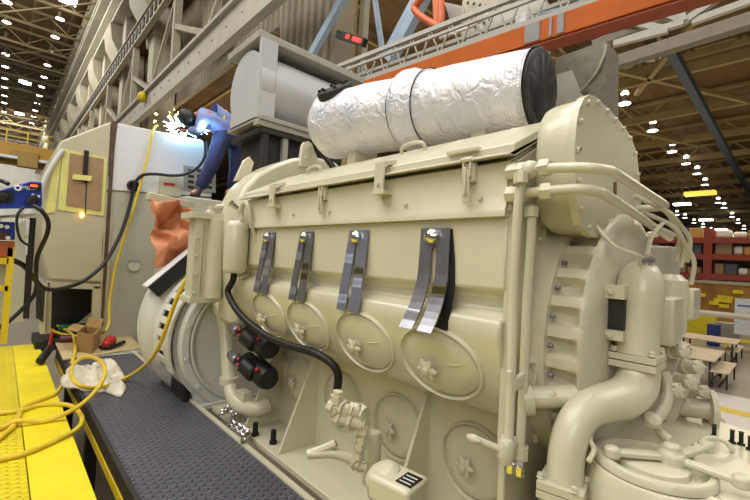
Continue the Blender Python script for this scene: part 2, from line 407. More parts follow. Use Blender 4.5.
# flanged vertical duct at the left end
m = MB()
m.box((-3.86, -.24, 2.56), (-3.62, .05, 3.30))
m.box((-3.88, -.31, 3.28), (-3.58, .09, 3.335)); m.box((-3.88, -.28, 2.54), (-3.60, .08, 2.585))
m.box((-3.63, -.27, 2.56), (-3.605, -.20, 3.3)); m.box((-3.63, .0, 2.56), (-3.605, .07, 3.3))
m.lathe([(.075, 0), (.075, .70)], (-3.62, -.08, 2.58), (0, 0, 1), 20)
for k in range(9):
    m.bolt((-3.605, .045, 2.63 + k * .08), (1, 0, 0), .011, .012)
    if k % 2 == 0: m.bolt((-3.605, -.245, 2.63 + k * .08), (1, 0, 0), .011, .012)
m.build('flanged_duct', CREAM, eng, bevel=.006)
m = MB(); p = at(212, 203, X=-3.7); m.lathe([(.05, 0), (.05, .03), (.03, .04), (.03, .09), (.045, .10)], (-3.7, p.y, 3.33), (0, 0, 1), 12); m.cyl((-3.7, p.y, 3.40), (-3.6, p.y + .12, 3.42), .025); m.build('duct_valve', CREAM2, eng)
# oil canister
m = MB(); c = V((-3.2, -0.075, 2.83))
m.lathe([(.075, 0), (.092, .02), (.095, .03), (.095, .38), (.085, .41), (.06, .43)], c, (0, 0, 1), 24)
m.box((c.x - .08, c.y - .01, c.z + .40), (c.x + .08, .06, c.z + .455)); m.box((c.x - .1, -.0, c.z + .05), (c.x - .06, .08, c.z + .3))
can = m.build('canister', CREAM, eng, bevel=.004)
m = MB(); m.tube([(-3.19, -.03, 3.28), (-3.19, -.05, 3.34), (-3.13, -.06, 3.41), (-3.07, -.05, 3.37), (-3.05, -.03, 3.24), (-3.06, .03, 3.12)], .018, 8, 6); m.build('canister_pipe', CREAM2, can)
m = MB(); m.lathe([(.022, 0), (.022, .05), (.03, .055), (.03, .08)], (-3.2, -.08, 3.36), (-.3, -.6, .5), 10); m.build('petcock', CHROME, can)
# curved drain pipe beside the alternator
m = MB()
pts = [dp(206, 304, 4.05), dp(217, 307, 4.0), dp(224, 322, 3.92), dp(227, 350, 3.85), dp(229, 378, 3.75), dp(232, 394, 3.66), dp(240, 405, 3.55), dp(256, 409, 3.45), dp(268, 405, 3.5)]
m.tube(pts, .062, 14, 6)
for p, d in ((dp(229, 380, 3.74), (0, 0, 1)), ):
    m.lathe([(.085, -.03), (.085, .03)], p, d, 18)
m.build('drain_pipe', CREAM, eng)
m = MB(); p = dp(243, 395, 3.6); m.box((p.x, p.y - .06, p.z - .08), (p.x + .13, p.y + .02, p.z + .06)); m.build('pipe_bracket', CREAM, eng, bevel=.005)
# two black starter motors
for (px, py) in ((251, 343), (250, 372)):
    p = at(px, py - 3, Y=0.08); p.y = .14
    m = MB(); ax = V((1, -.08, -.12))
    m.lathe([(.05, -.22), (.07, -.2), (.07, -.06), (.09, -.05), (.095, -.02), (.095, .22), (.08, .26), (.04, .27)], p, ax, 24)
    st = m.build('starter_motor', BLACK, eng, sharp=40)
    m = MB(); q = p + V((-.15, -.13, .07)); m.lathe([(.03, -.09), (.045, -.08), (.05, -.02), (.05, .05), (.035, .065)], q, ax, 16); m.build('solenoid', STEEL, st)
    for k, (dx, dy, dz) in enumerate(((-.06, -.14, .085), (-.04, -.15, .04), (-.03, -.14, .0), (.0, -.12, .07), (.20, -.10, .05))):
        m = MB(); m.ball(p + V((dx, dy, dz)), .017, (1.3, 1, .8), 8); m.build('terminal_cap', RED if k not in (2,) else BRONZ, st)
    m = MB(); m.lathe([(.06, -.05), (.07, -.04), (.07, .10), (.05, .12)], p + V((.02, -.09, .02)), (1, .1, -.3), 14); m.build('starter_housing', BLACK, st)
# black hose that sweeps under the block
m = MB()
m.tube([(-3.24, -.06, 2.84), (-3.26, -.06, 2.76), at(228, 293, Y=-.05), at(240, 314, Y=-.05), at(262, 333, Y=.0), at(285, 344, Y=.02), at(312, 352, Y=.04), at(330, 362, Y=.08), at(338, 374, Y=.12), at(337, 391, Y=.14)], .027, 10, 6)
m.build('black_hose', BLACK, eng)
# plates on the panel
m = MB(); m.box(*[V(v) for v in ((at(327, 241, Y=.035).x, .028, 3.065), (at(342, 241, Y=.035).x, .04, 3.105))]); m.build('name_plate', BRONZ, eng)
m = MB(); a = at(284, 240, Y=.035); b = at(292, 262, Y=.035); m.box((a.x, .030, 2.93), (b.x, .04, 3.10)); plabel(m.build('label_plate', WLAB, eng), 'small white label plate')
m = MB(); p = at(449, 236, Y=.03); 
# corner posts on the near end
m = MB()
for (y0, y1, x1) in ((.03, .13, -.785), (.155, .26, -.80), (.29, .37, -.79)):
    m.box((-.84, y0, 2.22), (x1, y1, 3.24))
for z in (3.13, 3.04, 2.86, 2.77, 2.5, 2.38):
    for y in (.10, .23): m.bolt((-.79, y, z), (1, 0, 0), .010, .012)
m.build('corner_post', CREAM, eng, bevel=.008)
m = MB(); m.prism([(-.845, .05, 1.5), (-.845, .05, 3.22), (-.845, .012, 3.23), (-.845, .012, 3.425), (-.845, .42, 3.65), (-.845, 1.1, 3.65), (-.845, 1.3, 3.25), (-.845, 1.3, 1.5)], (.035, 0, 0))
m.build('end_plate', CREAM, eng, bevel=.006)
# two long riser pipes down the near corner
def P(px, py, d): return dp(px, py, d)
m = MB()
m.tube([P(521, 172, 1.56), P(522, 180, 1.55), P(519, 196, 1.55), P(516, 240, 1.55), P(513, 300, 1.55), P(511, 370, 1.53), P(508.5, 440, 1.51)], .0185, 10, 4)
for py, r in ((178, .028), (442, .03), (446, .03)): m.lathe([(r, -.02), (r, .02)], P(521 - (py - 172) * .046, py, 1.53), (0, 0, 1), 8)
m.build('riser_pipe', CREAM, eng)
m = MB()
m.tube([P(532, 205, 1.6), P(531, 240, 1.6), P(527, 300, 1.6), P(524, 370, 1.58), P(520, 455, 1.55)], .0185, 10, 4)
m.lathe([(.028, -.02), (.028, .02)], P(531.5, 212, 1.6), (0, 0, 1), 8); m.lathe([(.03, -.025), (.03, .025)], P(520.5, 452, 1.55), (0, 0, 1), 8)
m.build('riser_pipe', CREAM, eng)
m = MB(); p = P(506, 452, 1.5); m.lathe([(.026, -.04), (.03, -.02), (.03, .04), (.022, .05)], p, (0, 0, 1), 10); m.cyl(p, p + V((-.09, -.06, .03)), .014); m.ball(p + V((-.10, -.065, .03)), .022, (1.5, .8, .8), 10)
m.build('drain_valve', CREAM2, eng)
for (px, py) in ((510, 466), (519, 469)):
    m = MB(); m.lathe([(.022, -.02), (.022, .015), (.016, .02)], P(px, py, 1.5), (0, 0, 1), 8); m.build('pipe_nut', CHROME, eng)
m = MB(); m.beam(P(512, 386, 1.52), P(530, 374, 1.6), .02, .05); m.beam(P(510, 370, 1.52), P(512, 392, 1.52), .03, .02, (1, 0, 0)); m.build('pipe_clamp', CREAM, eng, bevel=.004)
# hydraulic pipes that run round the near corner, with fittings
m = MB()
m.tube([(-.83, .0, 3.385), (-.72, -.02, 3.38), (-.60, -.02, 3.37), (-.52, -.015, 3.36), (-.475, .03, 3.355), (-.46, .10, 3.352), (-.465, .5, 3.35), (-.467, .88, 3.345), (-.50, .93, 3.34), (-.6, .94, 3.34)], .019, 10, 5)
for x in (-.80, -.76, -.67): m.lathe([(.032, -.02), (.034, -.012), (.034, .012), (.03, .02)], (x, -.012, 3.382), (1, 0, 0), 6)
m.ball((-.725, -.02, 3.38), .036, seg=12)
m.build('hydraulic_pipe', CREAM, eng, sharp=45)
m = MB()
m.tube([(-.83, .0, 3.29), (-.72, -.02, 3.29), (-.60, -.02, 3.29), (-.54, -.01, 3.288), (-.50, .04, 3.283), (-.488, .12, 3.275), (-.49, .5, 3.25), (-.50, 1.0, 3.22), (-.50, 1.2, 3.205)], .019, 10, 5)
for x in (-.80, -.76, -.66): m.lathe([(.032, -.02), (.034, -.012), (.034, .012), (.03, .02)], (x, -.012, 3.29), (1, 0, 0), 6)
m.build('hydraulic_pipe', CREAM, eng, sharp=45)
m = MB(); m.tube([P(531, 166, 1.6), P(545, 161, 1.66), P(558, 163, 1.7), P(572, 176, 1.72), P(584, 200, 1.72), P(598, 228, 1.68), P(615, 246, 1.6), P(635, 254, 1.55), P(643, 257, 1.6)], .008, 6, 6); m.build('thin_pipe', CREAM, eng)
for k, (a, b) in enumerate((((664, 210), (684, 245)), ((668, 212), (690, 240)), ((672, 226), (694, 262)), ((668, 232), (680, 238)))):
    m = MB(); m.tube([P(a[0] - 30, a[1] - 14, 1.95), P(a[0], a[1], 1.95), P((a[0] + b[0]) / 2 + 2, (a[1] + b[1]) / 2, 2.0), P(b[0], b[1], 2.05), P(b[0] - 3, b[1] + 22, 2.1)], .011, 7, 5); m.build('thin_pipe', CREAM, eng)
m = MB(); m.tube([P(664, 222, 1.95), P(652, 236, 1.85), P(647, 256, 1.75)], .010, 6, 4); m.build('thin_pipe', CREAM, eng)
m = MB(); m.beam(P(615, 182, 1.64), P(615, 203, 1.64), .006, .012, (1, 0, 0)); m.build('pipe_clamp', BRONZ, eng)
# gear cover: humped plate with a deep drum behind
def onp(px, py, x): p = at(px, py, X=x); return (p.y, p.z)
XP = -0.60
pl = [(572, 148), (574, 122), (577, 108), (582, 98), (587, 95), (593, 97), (604, 107), (618, 122), (629, 137), (635, 155), (638, 185), (640, 215), (638, 232), (628, 246), (612, 246), (600, 240), (588, 236), (578, 225), (573, 200)]
prof = [onp(a, b, XP) for a, b in pl]
m = MB(); m.prism([(XP - .02, y, z) for y, z in prof], (.03, 0, 0))
cy = sum(y for y, z in prof) / len(prof); cz = sum(z for y, z in prof) / len(prof)
ring_ = [V((0, y + (cy - y) * .07, z + (cz - z) * .07)) for y, z in prof]; ring_.append(ring_[0]); acc = 0
for p, q in zip(ring_, ring_[1:]):
    ln = (q - p).length; s_ = acc
    while s_ < ln: m.bolt(V((XP + .01, 0, 0)) + p + (q - p) * (s_ / ln), (1, 0, 0), .010, .012); s_ += .115
    acc = s_ - ln
gc = m.build('gear_cover', CREAM, eng, bevel=.006)
m = MB(); lo = []
for k, (x, f, g_) in enumerate(((-.86, .62, .86), (-.775, .68, .88), (-.77, .85, .91), (-.755, .92, .94), (-.73, .955, .955), (-.62, .975, .965))):
    lo.append([m.bm.verts.new((x, cy + .05 * (1 - f) + (y - cy) * f, cz + (z - cz) * g_)) for y, z in prof])
for r1, r2 in zip(lo, lo[1:]):
    for i in range(len(prof)): m.bm.faces.new((r1[i], r1[(i + 1) % len(prof)], r2[(i + 1) % len(prof)], r2[i]))
m.bm.faces.new(lo[0]); m.bm.faces.new(lo[-1][::-1]); m.build('cover_drum', CREAM, gc, sharp=60)
# gear case with scalloped bolt pockets
m = MB(); yc, zc, RR = .72, 2.69, .60
xs = [-.83, -.70, -.695, -.685, -.66, -.635, -.61, -.59, -.58, -.56, -.55, -.54, -.535]
NPK = 30; NA = 360; rings = []
def pocket(t): return max(0.0, min(1.0, (math.cos(t * NPK) + .35) * 2.0))
for k, x in enumerate(xs):
    row = []
    for i in range(NA):
        t = 2 * math.pi * i / NA; pk = pocket(t)
        if k <= 1: r = RR + .012
        elif k == 2: r = RR - .004 - .05 * pk
        elif k in (3, 4, 5, 6): r = RR - .006 - (.05, .05, .048, .04)[k - 3] * pk
        elif k == 7: r = RR - .008 - .015 * pk
        else: r = RR - (.008, .02, .06, .13, .15)[k - 8]
        row.append(m.bm.verts.new((x, yc + r * math.cos(t), zc + r * math.sin(t))))
    rings.append(row)
for a, b in zip(rings, rings[1:]):
    for i in range(NA): m.bm.faces.new((a[i], a[(i + 1) % NA], b[(i + 1) % NA], b[i]))
m.bm.faces.new(rings[0]); m.bm.faces.new(rings[-1][::-1])
gcase = m.build('gear_case', CREAM2, eng, sharp=55)
for k in range(NPK):
    t = 2 * math.pi * k / NPK
    if math.cos(t) > -.15: continue
    b = MB(); b.bolt((-.70, yc + (RR - .024) * math.cos(t), zc + (RR - .024) * math.sin(t)), (1, 0, 0), .010, .022); b.build('case_bolt', STEEL, gcase)
# pump on the gear case: ring flange, volute and outlet
m = MB(); p = P(632, 318, 1.72)
m.lathe([(.15, -.16), (.15, -.12), (.10, -.11), (.10, -.01), (.145, .0), (.145, .04), (.09, .05)], p, (1, .0, 0), 36); 
for k in range(10):
    t = k / 10 * 2 * math.pi; m.bolt(p + V((.05, .125 * math.cos(t), .125 * math.sin(t))), (1, 0, 0), .011, .014)
pump = m.build('water_pump', CREAM, eng, sharp=40)
m = MB(); p = P(611, 312, 1.62)
for z0, z1 in ((.055, .11), (-.11, -.07)):
    m = MB(); m.box((p.x - .05, p.y - .02, p.z + z0), (p.x + .05, p.y + .10, p.z + z1)); m.bolt(p + V((.0, -.025, (z0 + z1) / 2)), (.6, -.8, 0), .010, .016); m.build('pump_bracket', CREAM2, pump, bevel=.006)
m = MB(); m.box((p.x - .045, p.y + .0, p.z - .07), (p.x + .045, p.y + .1, p.z + .055)); m.build('recess_shade', DARK, pump)  # dark slab stands in for the shade between the brackets
m = MB()
m.lathe([(.080, 0), (.078, .05), (.080, .12), (.083, .18), (.086, .24), (.084, .29), (.074, .33), (.055, .36), (.032, .378), (.022, .382), (.018, .395)], P(636, 354, 1.63), (0.0, 0.10, 1), 32)
m.build('volute_pipe', CREAM, pump, sharp=50)
for px, py in ((643, 264), (650, 264)):
    m = MB(); m.lathe([(.012, -.02), (.018, -.01), (.018, .02), (.01, .025)], P(px, py - 1, 1.62), (0, 0, 1), 8); m.build('pipe_nut', CHROME, pump)
m = MB(); p = P(637, 359, 1.63)
for z0, z1 in ((-.03, -.004), (.0, .026)):
    m.box((p.x - .082, p.y - .082, p.z + z0), (p.x + .082, p.y + .088, p.z + z1))
for dx in (-.066, .066):
    for dy in (-.066, .072): m.bolt(p + V((dx, dy, .03)), (0, 0, 1), .013, .02)
m.build('pipe_flange', CREAM2, pump, bevel=.008)
# elbow pipe that swings down to the lower flange, side branch to the block
m = MB()
m.tube([P(637, 362, 1.63), P(638, 374, 1.62), P(634, 388, 1.60), P(622, 398, 1.57), P(604, 403, 1.54), P(588, 409, 1.51), P(575, 424, 1.48), P(567, 450, 1.46), P(564, 486, 1.45)], [.072, .076, .078, .078, .072, .066, .062, .062, .062], 28, 6)
m.build('elbow_pipe', CREAM, eng)
m = MB()
m.tube([P(524, 397, 1.62), P(545, 397, 1.6), P(566, 396, 1.58), P(590, 398, 1.56), P(608, 402, 1.55)], [.044, .044, .046, .052, .07], 20, 5)
p = P(527, 398, 1.61); m.lathe([(.07, -.02), (.07, .015)], p, P(545, 397, 1.6) - p, 20)
p = P(554, 397, 1.59); 
for k in range(6): m.bolt(P(554, 393, 1.53), (0, -1, .2), .01, .012) if k == 0 else None
m.build('branch_pipe', CREAM, eng)
m = MB(); p = P(563, 487, 1.45)
for z0, z1 in ((-.03, -.004), (.0, .028)): m.box((p.x - .076, p.y - .076, p.z + z0), (p.x + .076, p.y + .076, p.z + z1), rot=Matrix.Rotation(R(12), 3, 'Z'))
for dx in (-.058, .058):
    for dy in (-.058, .058): m.bolt(p + V((dx, dy, .028)), (0, 0, 1), .012, .018)
m.build('pipe_flange', CREAM2, eng, bevel=.008)
m = MB(); p = P(564, 500, 1.45); m.lathe([(.075, -.5), (.075, .02)], p, (0, 0, 1), 24); m.build('down_pipe', CREAM, eng)
m = MB(); p = P(542, 560, 1.9); m.lathe([(.14, -.2), (.14, .60), (.11, .66), (.05, .68)], (-.62, .28, 1.5), (0, 0, 1), 28); m.build('oil_cooler', CREAM, eng)
m = MB(); m.box((-.8, .5, 1.5), (-.25, 1.3, 2.28)); m.build('lower_housing', CREAM2, eng, bevel=.03)
m = MB(); p = P(530, 365, 1.66); m.lathe([(.0, 0), (.055, 0), (.05, .03), (.02, .04)], p, (.6, -.6, 0), 18, caps=False); m.prism([p + V((-.05, -.02, -.09)), p + V((.03, -.02, -.09)), p + V((.05, -.02, .06)), p + V((.02, -.02, .09))], (0, .04, 0)); m.build('lifting_pad', CREAM2, eng, bevel=.006)
# boxes and flanged fittings on the far side of the pump
m = MB(); a = P(668, 320, 1.78); m.box((a.x - .10, a.y - .05, a.z - .11), (a.x + .03, a.y + .16, a.z + .10)); m.build('terminal_box', CREAM, eng, bevel=.01)
m = MB(); a = P(688, 303, 2.05); m.box((a.x - .10, a.y - .05, a.z - .085), (a.x + .03, a.y + .16, a.z + .075)); m.build('terminal_box', CREAM, eng, bevel=.01)
m = MB(); a = P(670, 268, 2.3); m.box((a.x - .12, a.y - .10, a.z - .30), (a.x + .02, a.y + .16, a.z + .12)); m.build('control_panel', HOODG, eng, bevel=.008)
m = MB(); a = P(671, 292, 2.05); m.lathe([(.07, -.2), (.075, .0), (.07, .06), (.04, .09)], a, (0, 0, 1), 20); m.build('sensor_housing', CREAM, eng)
m = MB()
for (px, py, d, r, h) in ((670, 352, 1.84, .024, .06), (684, 366, 1.95, .026, .06), (674, 380, 1.86, .028, .07), (690, 390, 1.99, .026, .06), (662, 388, 1.76, .024, .06)):
    p = P(px, py, d); m.lathe([(r * 1.3, 0), (r * 1.3, .02), (r, .022), (r, h), (r * 1.2, h + .002), (r * 1.2, h + .02), (r * .6, h + .03)], p, (.75, -.55, .2), 18)
    for k in range(5):
        t = k * 1.257; a, u, v = basis((.75, -.55, .2)); m.bolt(p + a * (h + .02) + (u * math.cos(t) + v * math.sin(t)) * r, a, .006, .010)
for (px, py, d) in ((665, 340, 1.78), (676, 344, 1.85), (690, 350, 1.95), (694, 372, 1.98), (664, 396, 1.75), (684, 400, 1.9)):
    m.bolt(P(px, py, d), (.6, -.7, .2), .011, .03)
for (px, py, d) in ((669, 356, 1.93), (684, 378, 2.0), (672, 402, 1.95)):
    p = P(px, py, d); m.box((p.x - .14, p.y - .06, p.z - .07), (p.x + .04, p.y + .2, p.z + .07), rot=Matrix.Rotation(R(14), 3, 'Y'))
m.tube([P(664, 372, 1.72), P(668, 390, 1.7), P(664, 408, 1.66), P(655, 420, 1.62)], .022, 10, 4)
m.build('governor_drive', CREAM2, eng, bevel=.006)
m = MB(); p = P(697, 408, 1.95)
d = V((.9, .35, 0)).normalized(); m.lathe([(.06, -.2), (.05, -.05), (.045, .03), (.05, .04), (.095, .042), (.095, .065)], p, d, 24); m.build('drain_fitting', CREAM2, eng)
# big filter housing at the lower right with a yoke clamp on its lid
ZT = 2.335
m = MB(); fc = at(652, 463, Z=ZT); fr = .205
m.lathe([(fr - .01, -.85), (fr, -.8), (fr, -.05), (fr - .012, -.022), (fr - .022, -.018), (fr - .022, -.05)], (fc.x, fc.y, ZT), (0, 0, 1), 48); fh = m.build('filter_housing', CREAM, eng, sharp=45)
m = MB(); m.lathe([(fr - .022, -.015), (fr - .022, .006), (fr - .03, .014), (fr - .046, .014), (fr - .05, .0), (fr - .052, -.035), (.112, -.035), (.108, .006), (.10, .010), (.06, .014), (.0001, .016)], (fc.x, fc.y, ZT), (0, 0, 1), 56)
fl = m.build('filter_lid', CREAM2, eng, sharp=45)
for t in (R(185), R(262), R(20), R(100)):
    m = MB(); r0, r1 = fr - .054, fr - .090
    arc = [(fc.x + r0 * math.cos(t + i * .12), fc.y + r0 * math.sin(t + i * .12), ZT - .0345) for i in range(8)] + [(fc.x + r1 * math.cos(t + i * .12), fc.y + r1 * math.sin(t + i * .12), ZT - .0345) for i in range(7, -1, -1)]
    m.prism(arc, (0, 0, .003)); m.build('lid_slot_shade', DARK, fl)  # dark arcs paint the shade down in the lid's slots
m = MB(); bc_ = V((fc.x + .05, fc.y + .03, ZT))
m.lathe([(.045, .0), (.042, .045), (.03, .055), (.026, .075), (.012, .08)], bc_, (0, 0, 1), 20)
for (px, py) in ((612, 452), (742, 482), (706, 447)):
    e_ = at(px, py, Z=ZT + .03); q = bc_ + V((0, 0, .03)); d = (e_ - q).normalized()
    m.beam(q + d * .02, e_, .036, .020); m.lathe([(.026, -.018), (.026, .016), (.015, .022)], e_, (0, 0, 1), 14)
m.build('yoke_clamp', CREAM2, eng, bevel=.006)
m = MB()
m.prism([(-.62, .40, 2.30), (-.10, .22, 2.30), (.04, .12, 2.30), (.14, .30, 2.30), (.14, 1.02, 2.30), (-.62, 1.25, 2.30)], (0, 0, -.78)); wh = m.build('lower_housing', CREAM, eng, bevel=.035, sharp=50)
m = MB(); c2 = at(735, 500, Z=2.30); m.lathe([(.13, -.4), (.13, -.0), (.12, .012), (.10, .014), (.09, .0), (.07, -.004), (.06, .008), (.0001, .010)], (c2.x, c2.y, 2.31), (0, 0, 1), 44); l2 = m.build('filter_lid', CREAM2, eng, sharp=45)
m = MB(); m.tube([at(694, 446, Z=2.31), at(708, 438, Z=2.34), at(724, 441, Z=2.34), at(734, 451, Z=2.31)], .010, 8, 5); m.build('lift_handle', CREAM, eng)
m = MB(); m.tube([at(668, 440, Z=2.34), at(658, 430, Z=2.37), at(655, 421, Z=2.42)], [.022, .016, .02], 10, 4); m.lathe([(.034, -.02), (.03, .0), (.014, .01)], at(653, 418, Z=2.44), (.3, -.5, .8), 16); m.build('clamp_boss', CREAM2, eng)
for (px, py) in ((714, 437), (732, 443), (741, 445), (750, 450)):
    p = at(px, py, Z=2.30); m = MB(); m.lathe([(.014, 0), (.014, .012), (.008, .014), (.008, .055), (.010, .06)], (p.x, p.y, 2.295), (0, 0, 1), 10); m.build('cover_stud', BLACK, eng)
m = MB(); m.tube([P(588, 462, 1.4), P(594, 450, 1.42), P(590, 440, 1.44), P(592, 430, 1.5)], .009, 7, 5); m.build('thin_pipe', CREAM, eng)
# valve manifold under the block with its fittings
m = MB(); d = 1.98
def F(px, py): return P(px, py, 1.96)
m.cyl(F(338, 391), F(336, 404), .024); m.lathe([(.034, -.02), (.034, .02)], F(337, 399), (0, 0, 1), 6)
m.tube([F(332, 407), F(345, 409), F(364, 413)], .030, 12, 3)
m.tube([F(338, 418), F(350, 420), F(364, 424)], .034, 12, 3)
for (px, py, r) in ((333, 407, .036), (343, 408, .042), (353, 410, .036), (363, 413, .038), (340, 419, .042), (352, 421, .046), (363, 424, .036)): m.lathe([(r, -.018), (r, .018)], F(px, py), (.9, .1, -.1), 8)
for (px, py, r) in ((345, 414, .030), (357, 417, .026)): m.lathe([(r, -.04), (r, .04)], F(px, py), (0, 0, 1), 8)
for (px, py) in ((334, 410), (347, 408), (351, 420), (357, 408)): m.lathe([(.02, -.05), (.022, -.02), (.027, 0), (.027, .02), (.012, .03)], F(px, py), (.3, -1, .2), 8)
m.tube([F(364, 424), F(365, 430), F(362, 442), F(358, 458)], .020, 10, 4)
for (px, py) in ((364, 430), (362, 440), (360, 446), (358, 455)): m.lathe([(.031, -.016), (.031, .016)], F(px, py), (-.1, 0, 1), 6)
m.lathe([(.045, -.30), (.045, -.06), (.035, -.04)], F(350, 432) + V((0, .16, 0)), (0, 0, 1), 16)
m.build('valve_manifold', CREAM2, eng, sharp=40)
m = MB(); m.tube([F(308, 454), F(330, 453), F(347, 457), F(356, 463), F(366, 467)], .024, 10, 5); m.tube([F(308, 454), F(325, 448), F(336, 443)], .02, 8, 3)
for (px, py) in ((356, 463), (361, 465)): m.lathe([(.034, -.015), (.034, .015)], F(px, py), (.8, -.3, -.3), 6)
m.build('oil_line', CREAM, eng)
m = MB(); q = P(393, 482, 1.72)
m.lathe([(.075, -.10), (.085, -.08), (.088, .0), (.075, .045), (.04, .06)], q + V((-.05, .0, -.01)), (-.25, -.35, .9), 24)
m.box(q + V((-.08, -.08, -.07)), q + V((.13, .09, .04)), rot=Matrix.Rotation(R(8), 3, 'Z'))
sb = m.build('sensor_box', CREAM, eng, bevel=.018, sharp=50)
m = MB(); rz = Matrix.Rotation(R(8), 3, 'Z'); m.box(q + V((.045, -.05, .040)), q + V((.12, .045, .043)), rot=rz, piv=q); plabel(m.build('black_label', BLACK, sb), 'black maker plate')
m = MB()
for k in range(3): m.box(q + V((.055, -.036 + k * .026, .043)), q + V((.11, -.030 + k * .026, .0445)), rot=rz, piv=q)
m.build('label_lettering', WLAB, sb)
m = MB(); m.lathe([(.04, -.4), (.04, 0)], q + V((-.02, .02, -.08)), (0, 0, 1), 14); m.build('sensor_leg', CREAM, sb)

# ------------------------------------------------------------------ forked shims hung on the panel bolts
def shim(x, mtl, label, curved=False, w=.085):
    t = thing('forked_shim', (x, 0.0, 3.13), label, 'metal strip', 'forked steel shims hung along the engine panel')
    z1, z0 = 3.165, (2.62 if curved else 2.70)
    N = 14
    def yy(s):
        if not curved: return 0.012 - .060 * s
        return 0.0 - .005 * s - .25 * max(0, s - .40) ** 1.6
    def zz(s):
        if not curved: return z1 - (z1 - z0) * s
        return z1 - (z1 - z0 - .02) * (s - .10 * s ** 3)
    g = .17
    for sgn in (-1, 1):
        m = MB()
        for k in range(N):
            s0, s1 = k / N, (k + 1) / N
            xi0 = w * .18 if s0 > g else 0.0
            sp = .012
            a0, a1 = x + sgn * xi0, x + sgn * (w + sp * s0)
            b0, b1 = x + sgn * (w * .18 if s1 > g else 0), x + sgn * (w + sp * s1)
            th = .008
            A = [(a0, yy(s0), zz(s0)), (a1, yy(s0), zz(s0)), (b1, yy(s1), zz(s1)), (b0, yy(s1), zz(s1))]
            m.prism(A, (0, th, 0.0))
        bmesh.ops.remove_doubles(m.bm, verts=m.bm.verts[:], dist=1e-5)
        m.build('shim_leg', mtl, t, sharp=30)
    m = MB(); m.lathe([(.03, -.012), (.038, .0), (.036, .018), (.018, .034), (.004, .038)], (x - .01, yy(.05) - .005, 3.125), (0, -1, 0.1), 14); m.cyl((x - .01, .04, 3.125), (x - .01, -.01, 3.125), .013); plabel(m.build('hanging_bolt', CHROME, t), 'shiny round bolt head')
    return t
shim(at(268, 237, Y=0).x, SHIM, 'dark forked steel shim hung beside the canister, farthest left of the four', w=.085)
shim(at(305, 237, Y=0).x, SHIM, 'straight forked steel shim hung just right of the white label plate', w=.08)
shim(at(357, 237, Y=0).x, SHIMB, 'straight bluish forked steel shim hung just right of the bronze name plate', w=.085)
shim(at(433, 240, Y=-.01).x, STEEL, 'shiny forked steel shim with legs curling outwards from the panel', True, .085)
m = MB(); x = at(440, 260, Y=0).x; m.prism([(x - .03, .012, 3.155), (x + .05, .012, 3.16), (x + .07, .012, 3.02), (x + .08, .010, 2.88), (x + .07, -.02, 2.70), (x - .0, -.02, 2.70), (x - .03, .010, 2.9)], (0, .008, 0)); 
o = m.build('backing_plate', BLACK); tag(o, 'black flat backing plate behind the curled steel shim', 'plate'); 

# ------------------------------------------------------------------ foil wrapped exhaust silencer on top
n0, f0 = V((-1.04, .72, 4.03)), V((-2.96, .61, 4.175)); ax = (f0 - n0).normalized(); L = (f0 - n0).length
mf = thing('exhaust_silencer', ((n0 + f0) / 2) - V((0, 0, .37)), 'large exhaust silencer wrapped in crinkled silver foil lying on top of the engine', 'exhaust pipe')
def crink(r, h, t): return r * (1 + .022 * noise.noise(V((h * 5, math.cos(t) * 2.2, math.sin(t) * 2.2))) + .012 * noise.noise(V((h * 16, math.cos(t) * 6, math.sin(t) * 6))))
m = MB(); prof = [(.238, .015)] + [(.228 + .06 * (k / 30), .02 + (L - .12) * k / 30) for k in range(31)] + [(.25, L - .03), (.18, L)]
m.lathe(prof, n0, ax, 72, wob=crink, caps=False); plabel(m.build('foil_wrap', FOIL, mf, sharp=70), 'crinkled silver foil wrapping')
m = MB(); h0 = L * .47
m.lathe([(.252, h0 - .16), (.272, h0 - .13), (.27, h0 - .05), (.287, h0 - .03), (.292, h0 + .04), (.268, h0 + .06)], n0, ax, 64, wob=crink, caps=False); m.build('foil_band', FOIL, mf, sharp=70)
for hh in (h0 - .15, h0 + .065):
    m = MB(); m.ring(n0 + ax * hh, ax, .268 + .0 * (hh < h0), .0045, 48, 6); m.build('strap_wire', BLKST, mf)
m = MB(); m.lathe([(.200, -.012), (.214, -.010), (.222, .0), (.222, .02), (.2, .025)], n0, ax, 56); m.build('end_ring', BLKST, mf)
m = MB(); m.lathe([(.0001, -.012), (.19, -.012), (.202, -.006), (.2, .01), (.0001, .01)], n0, ax, 48, caps=False)
plabel(m.build('end_cap', mat('cap_dark', (0.33, 0.32, 0.33), .55, metal=.4, var=.15), mf), 'dark round end cap')
m = MB(); d = V((.10, -.58, .80)).normalized(); p = n0 + ax * (L - .25) + d * .272; m.lathe([(.15, -.10), (.15, .03), (.14, .04), (.0001, .042)], p, d, 28)
for k in range(8):
    t = k * math.pi / 4; a, u, v = basis(d); m.bolt(p + a * .04 + (u * math.cos(t) + v * math.sin(t)) * .12, d, .014, .02)
m.build('port_cover', DARK, mf)
for hh in (.35, 1.5):
    q = n0 + ax * hh; m = MB(); m.box((q.x - .05, q.y - .08, 3.725), (q.x + .05, q.y + .16, q.z - .20)); m.build('saddle', CREAM, mf)
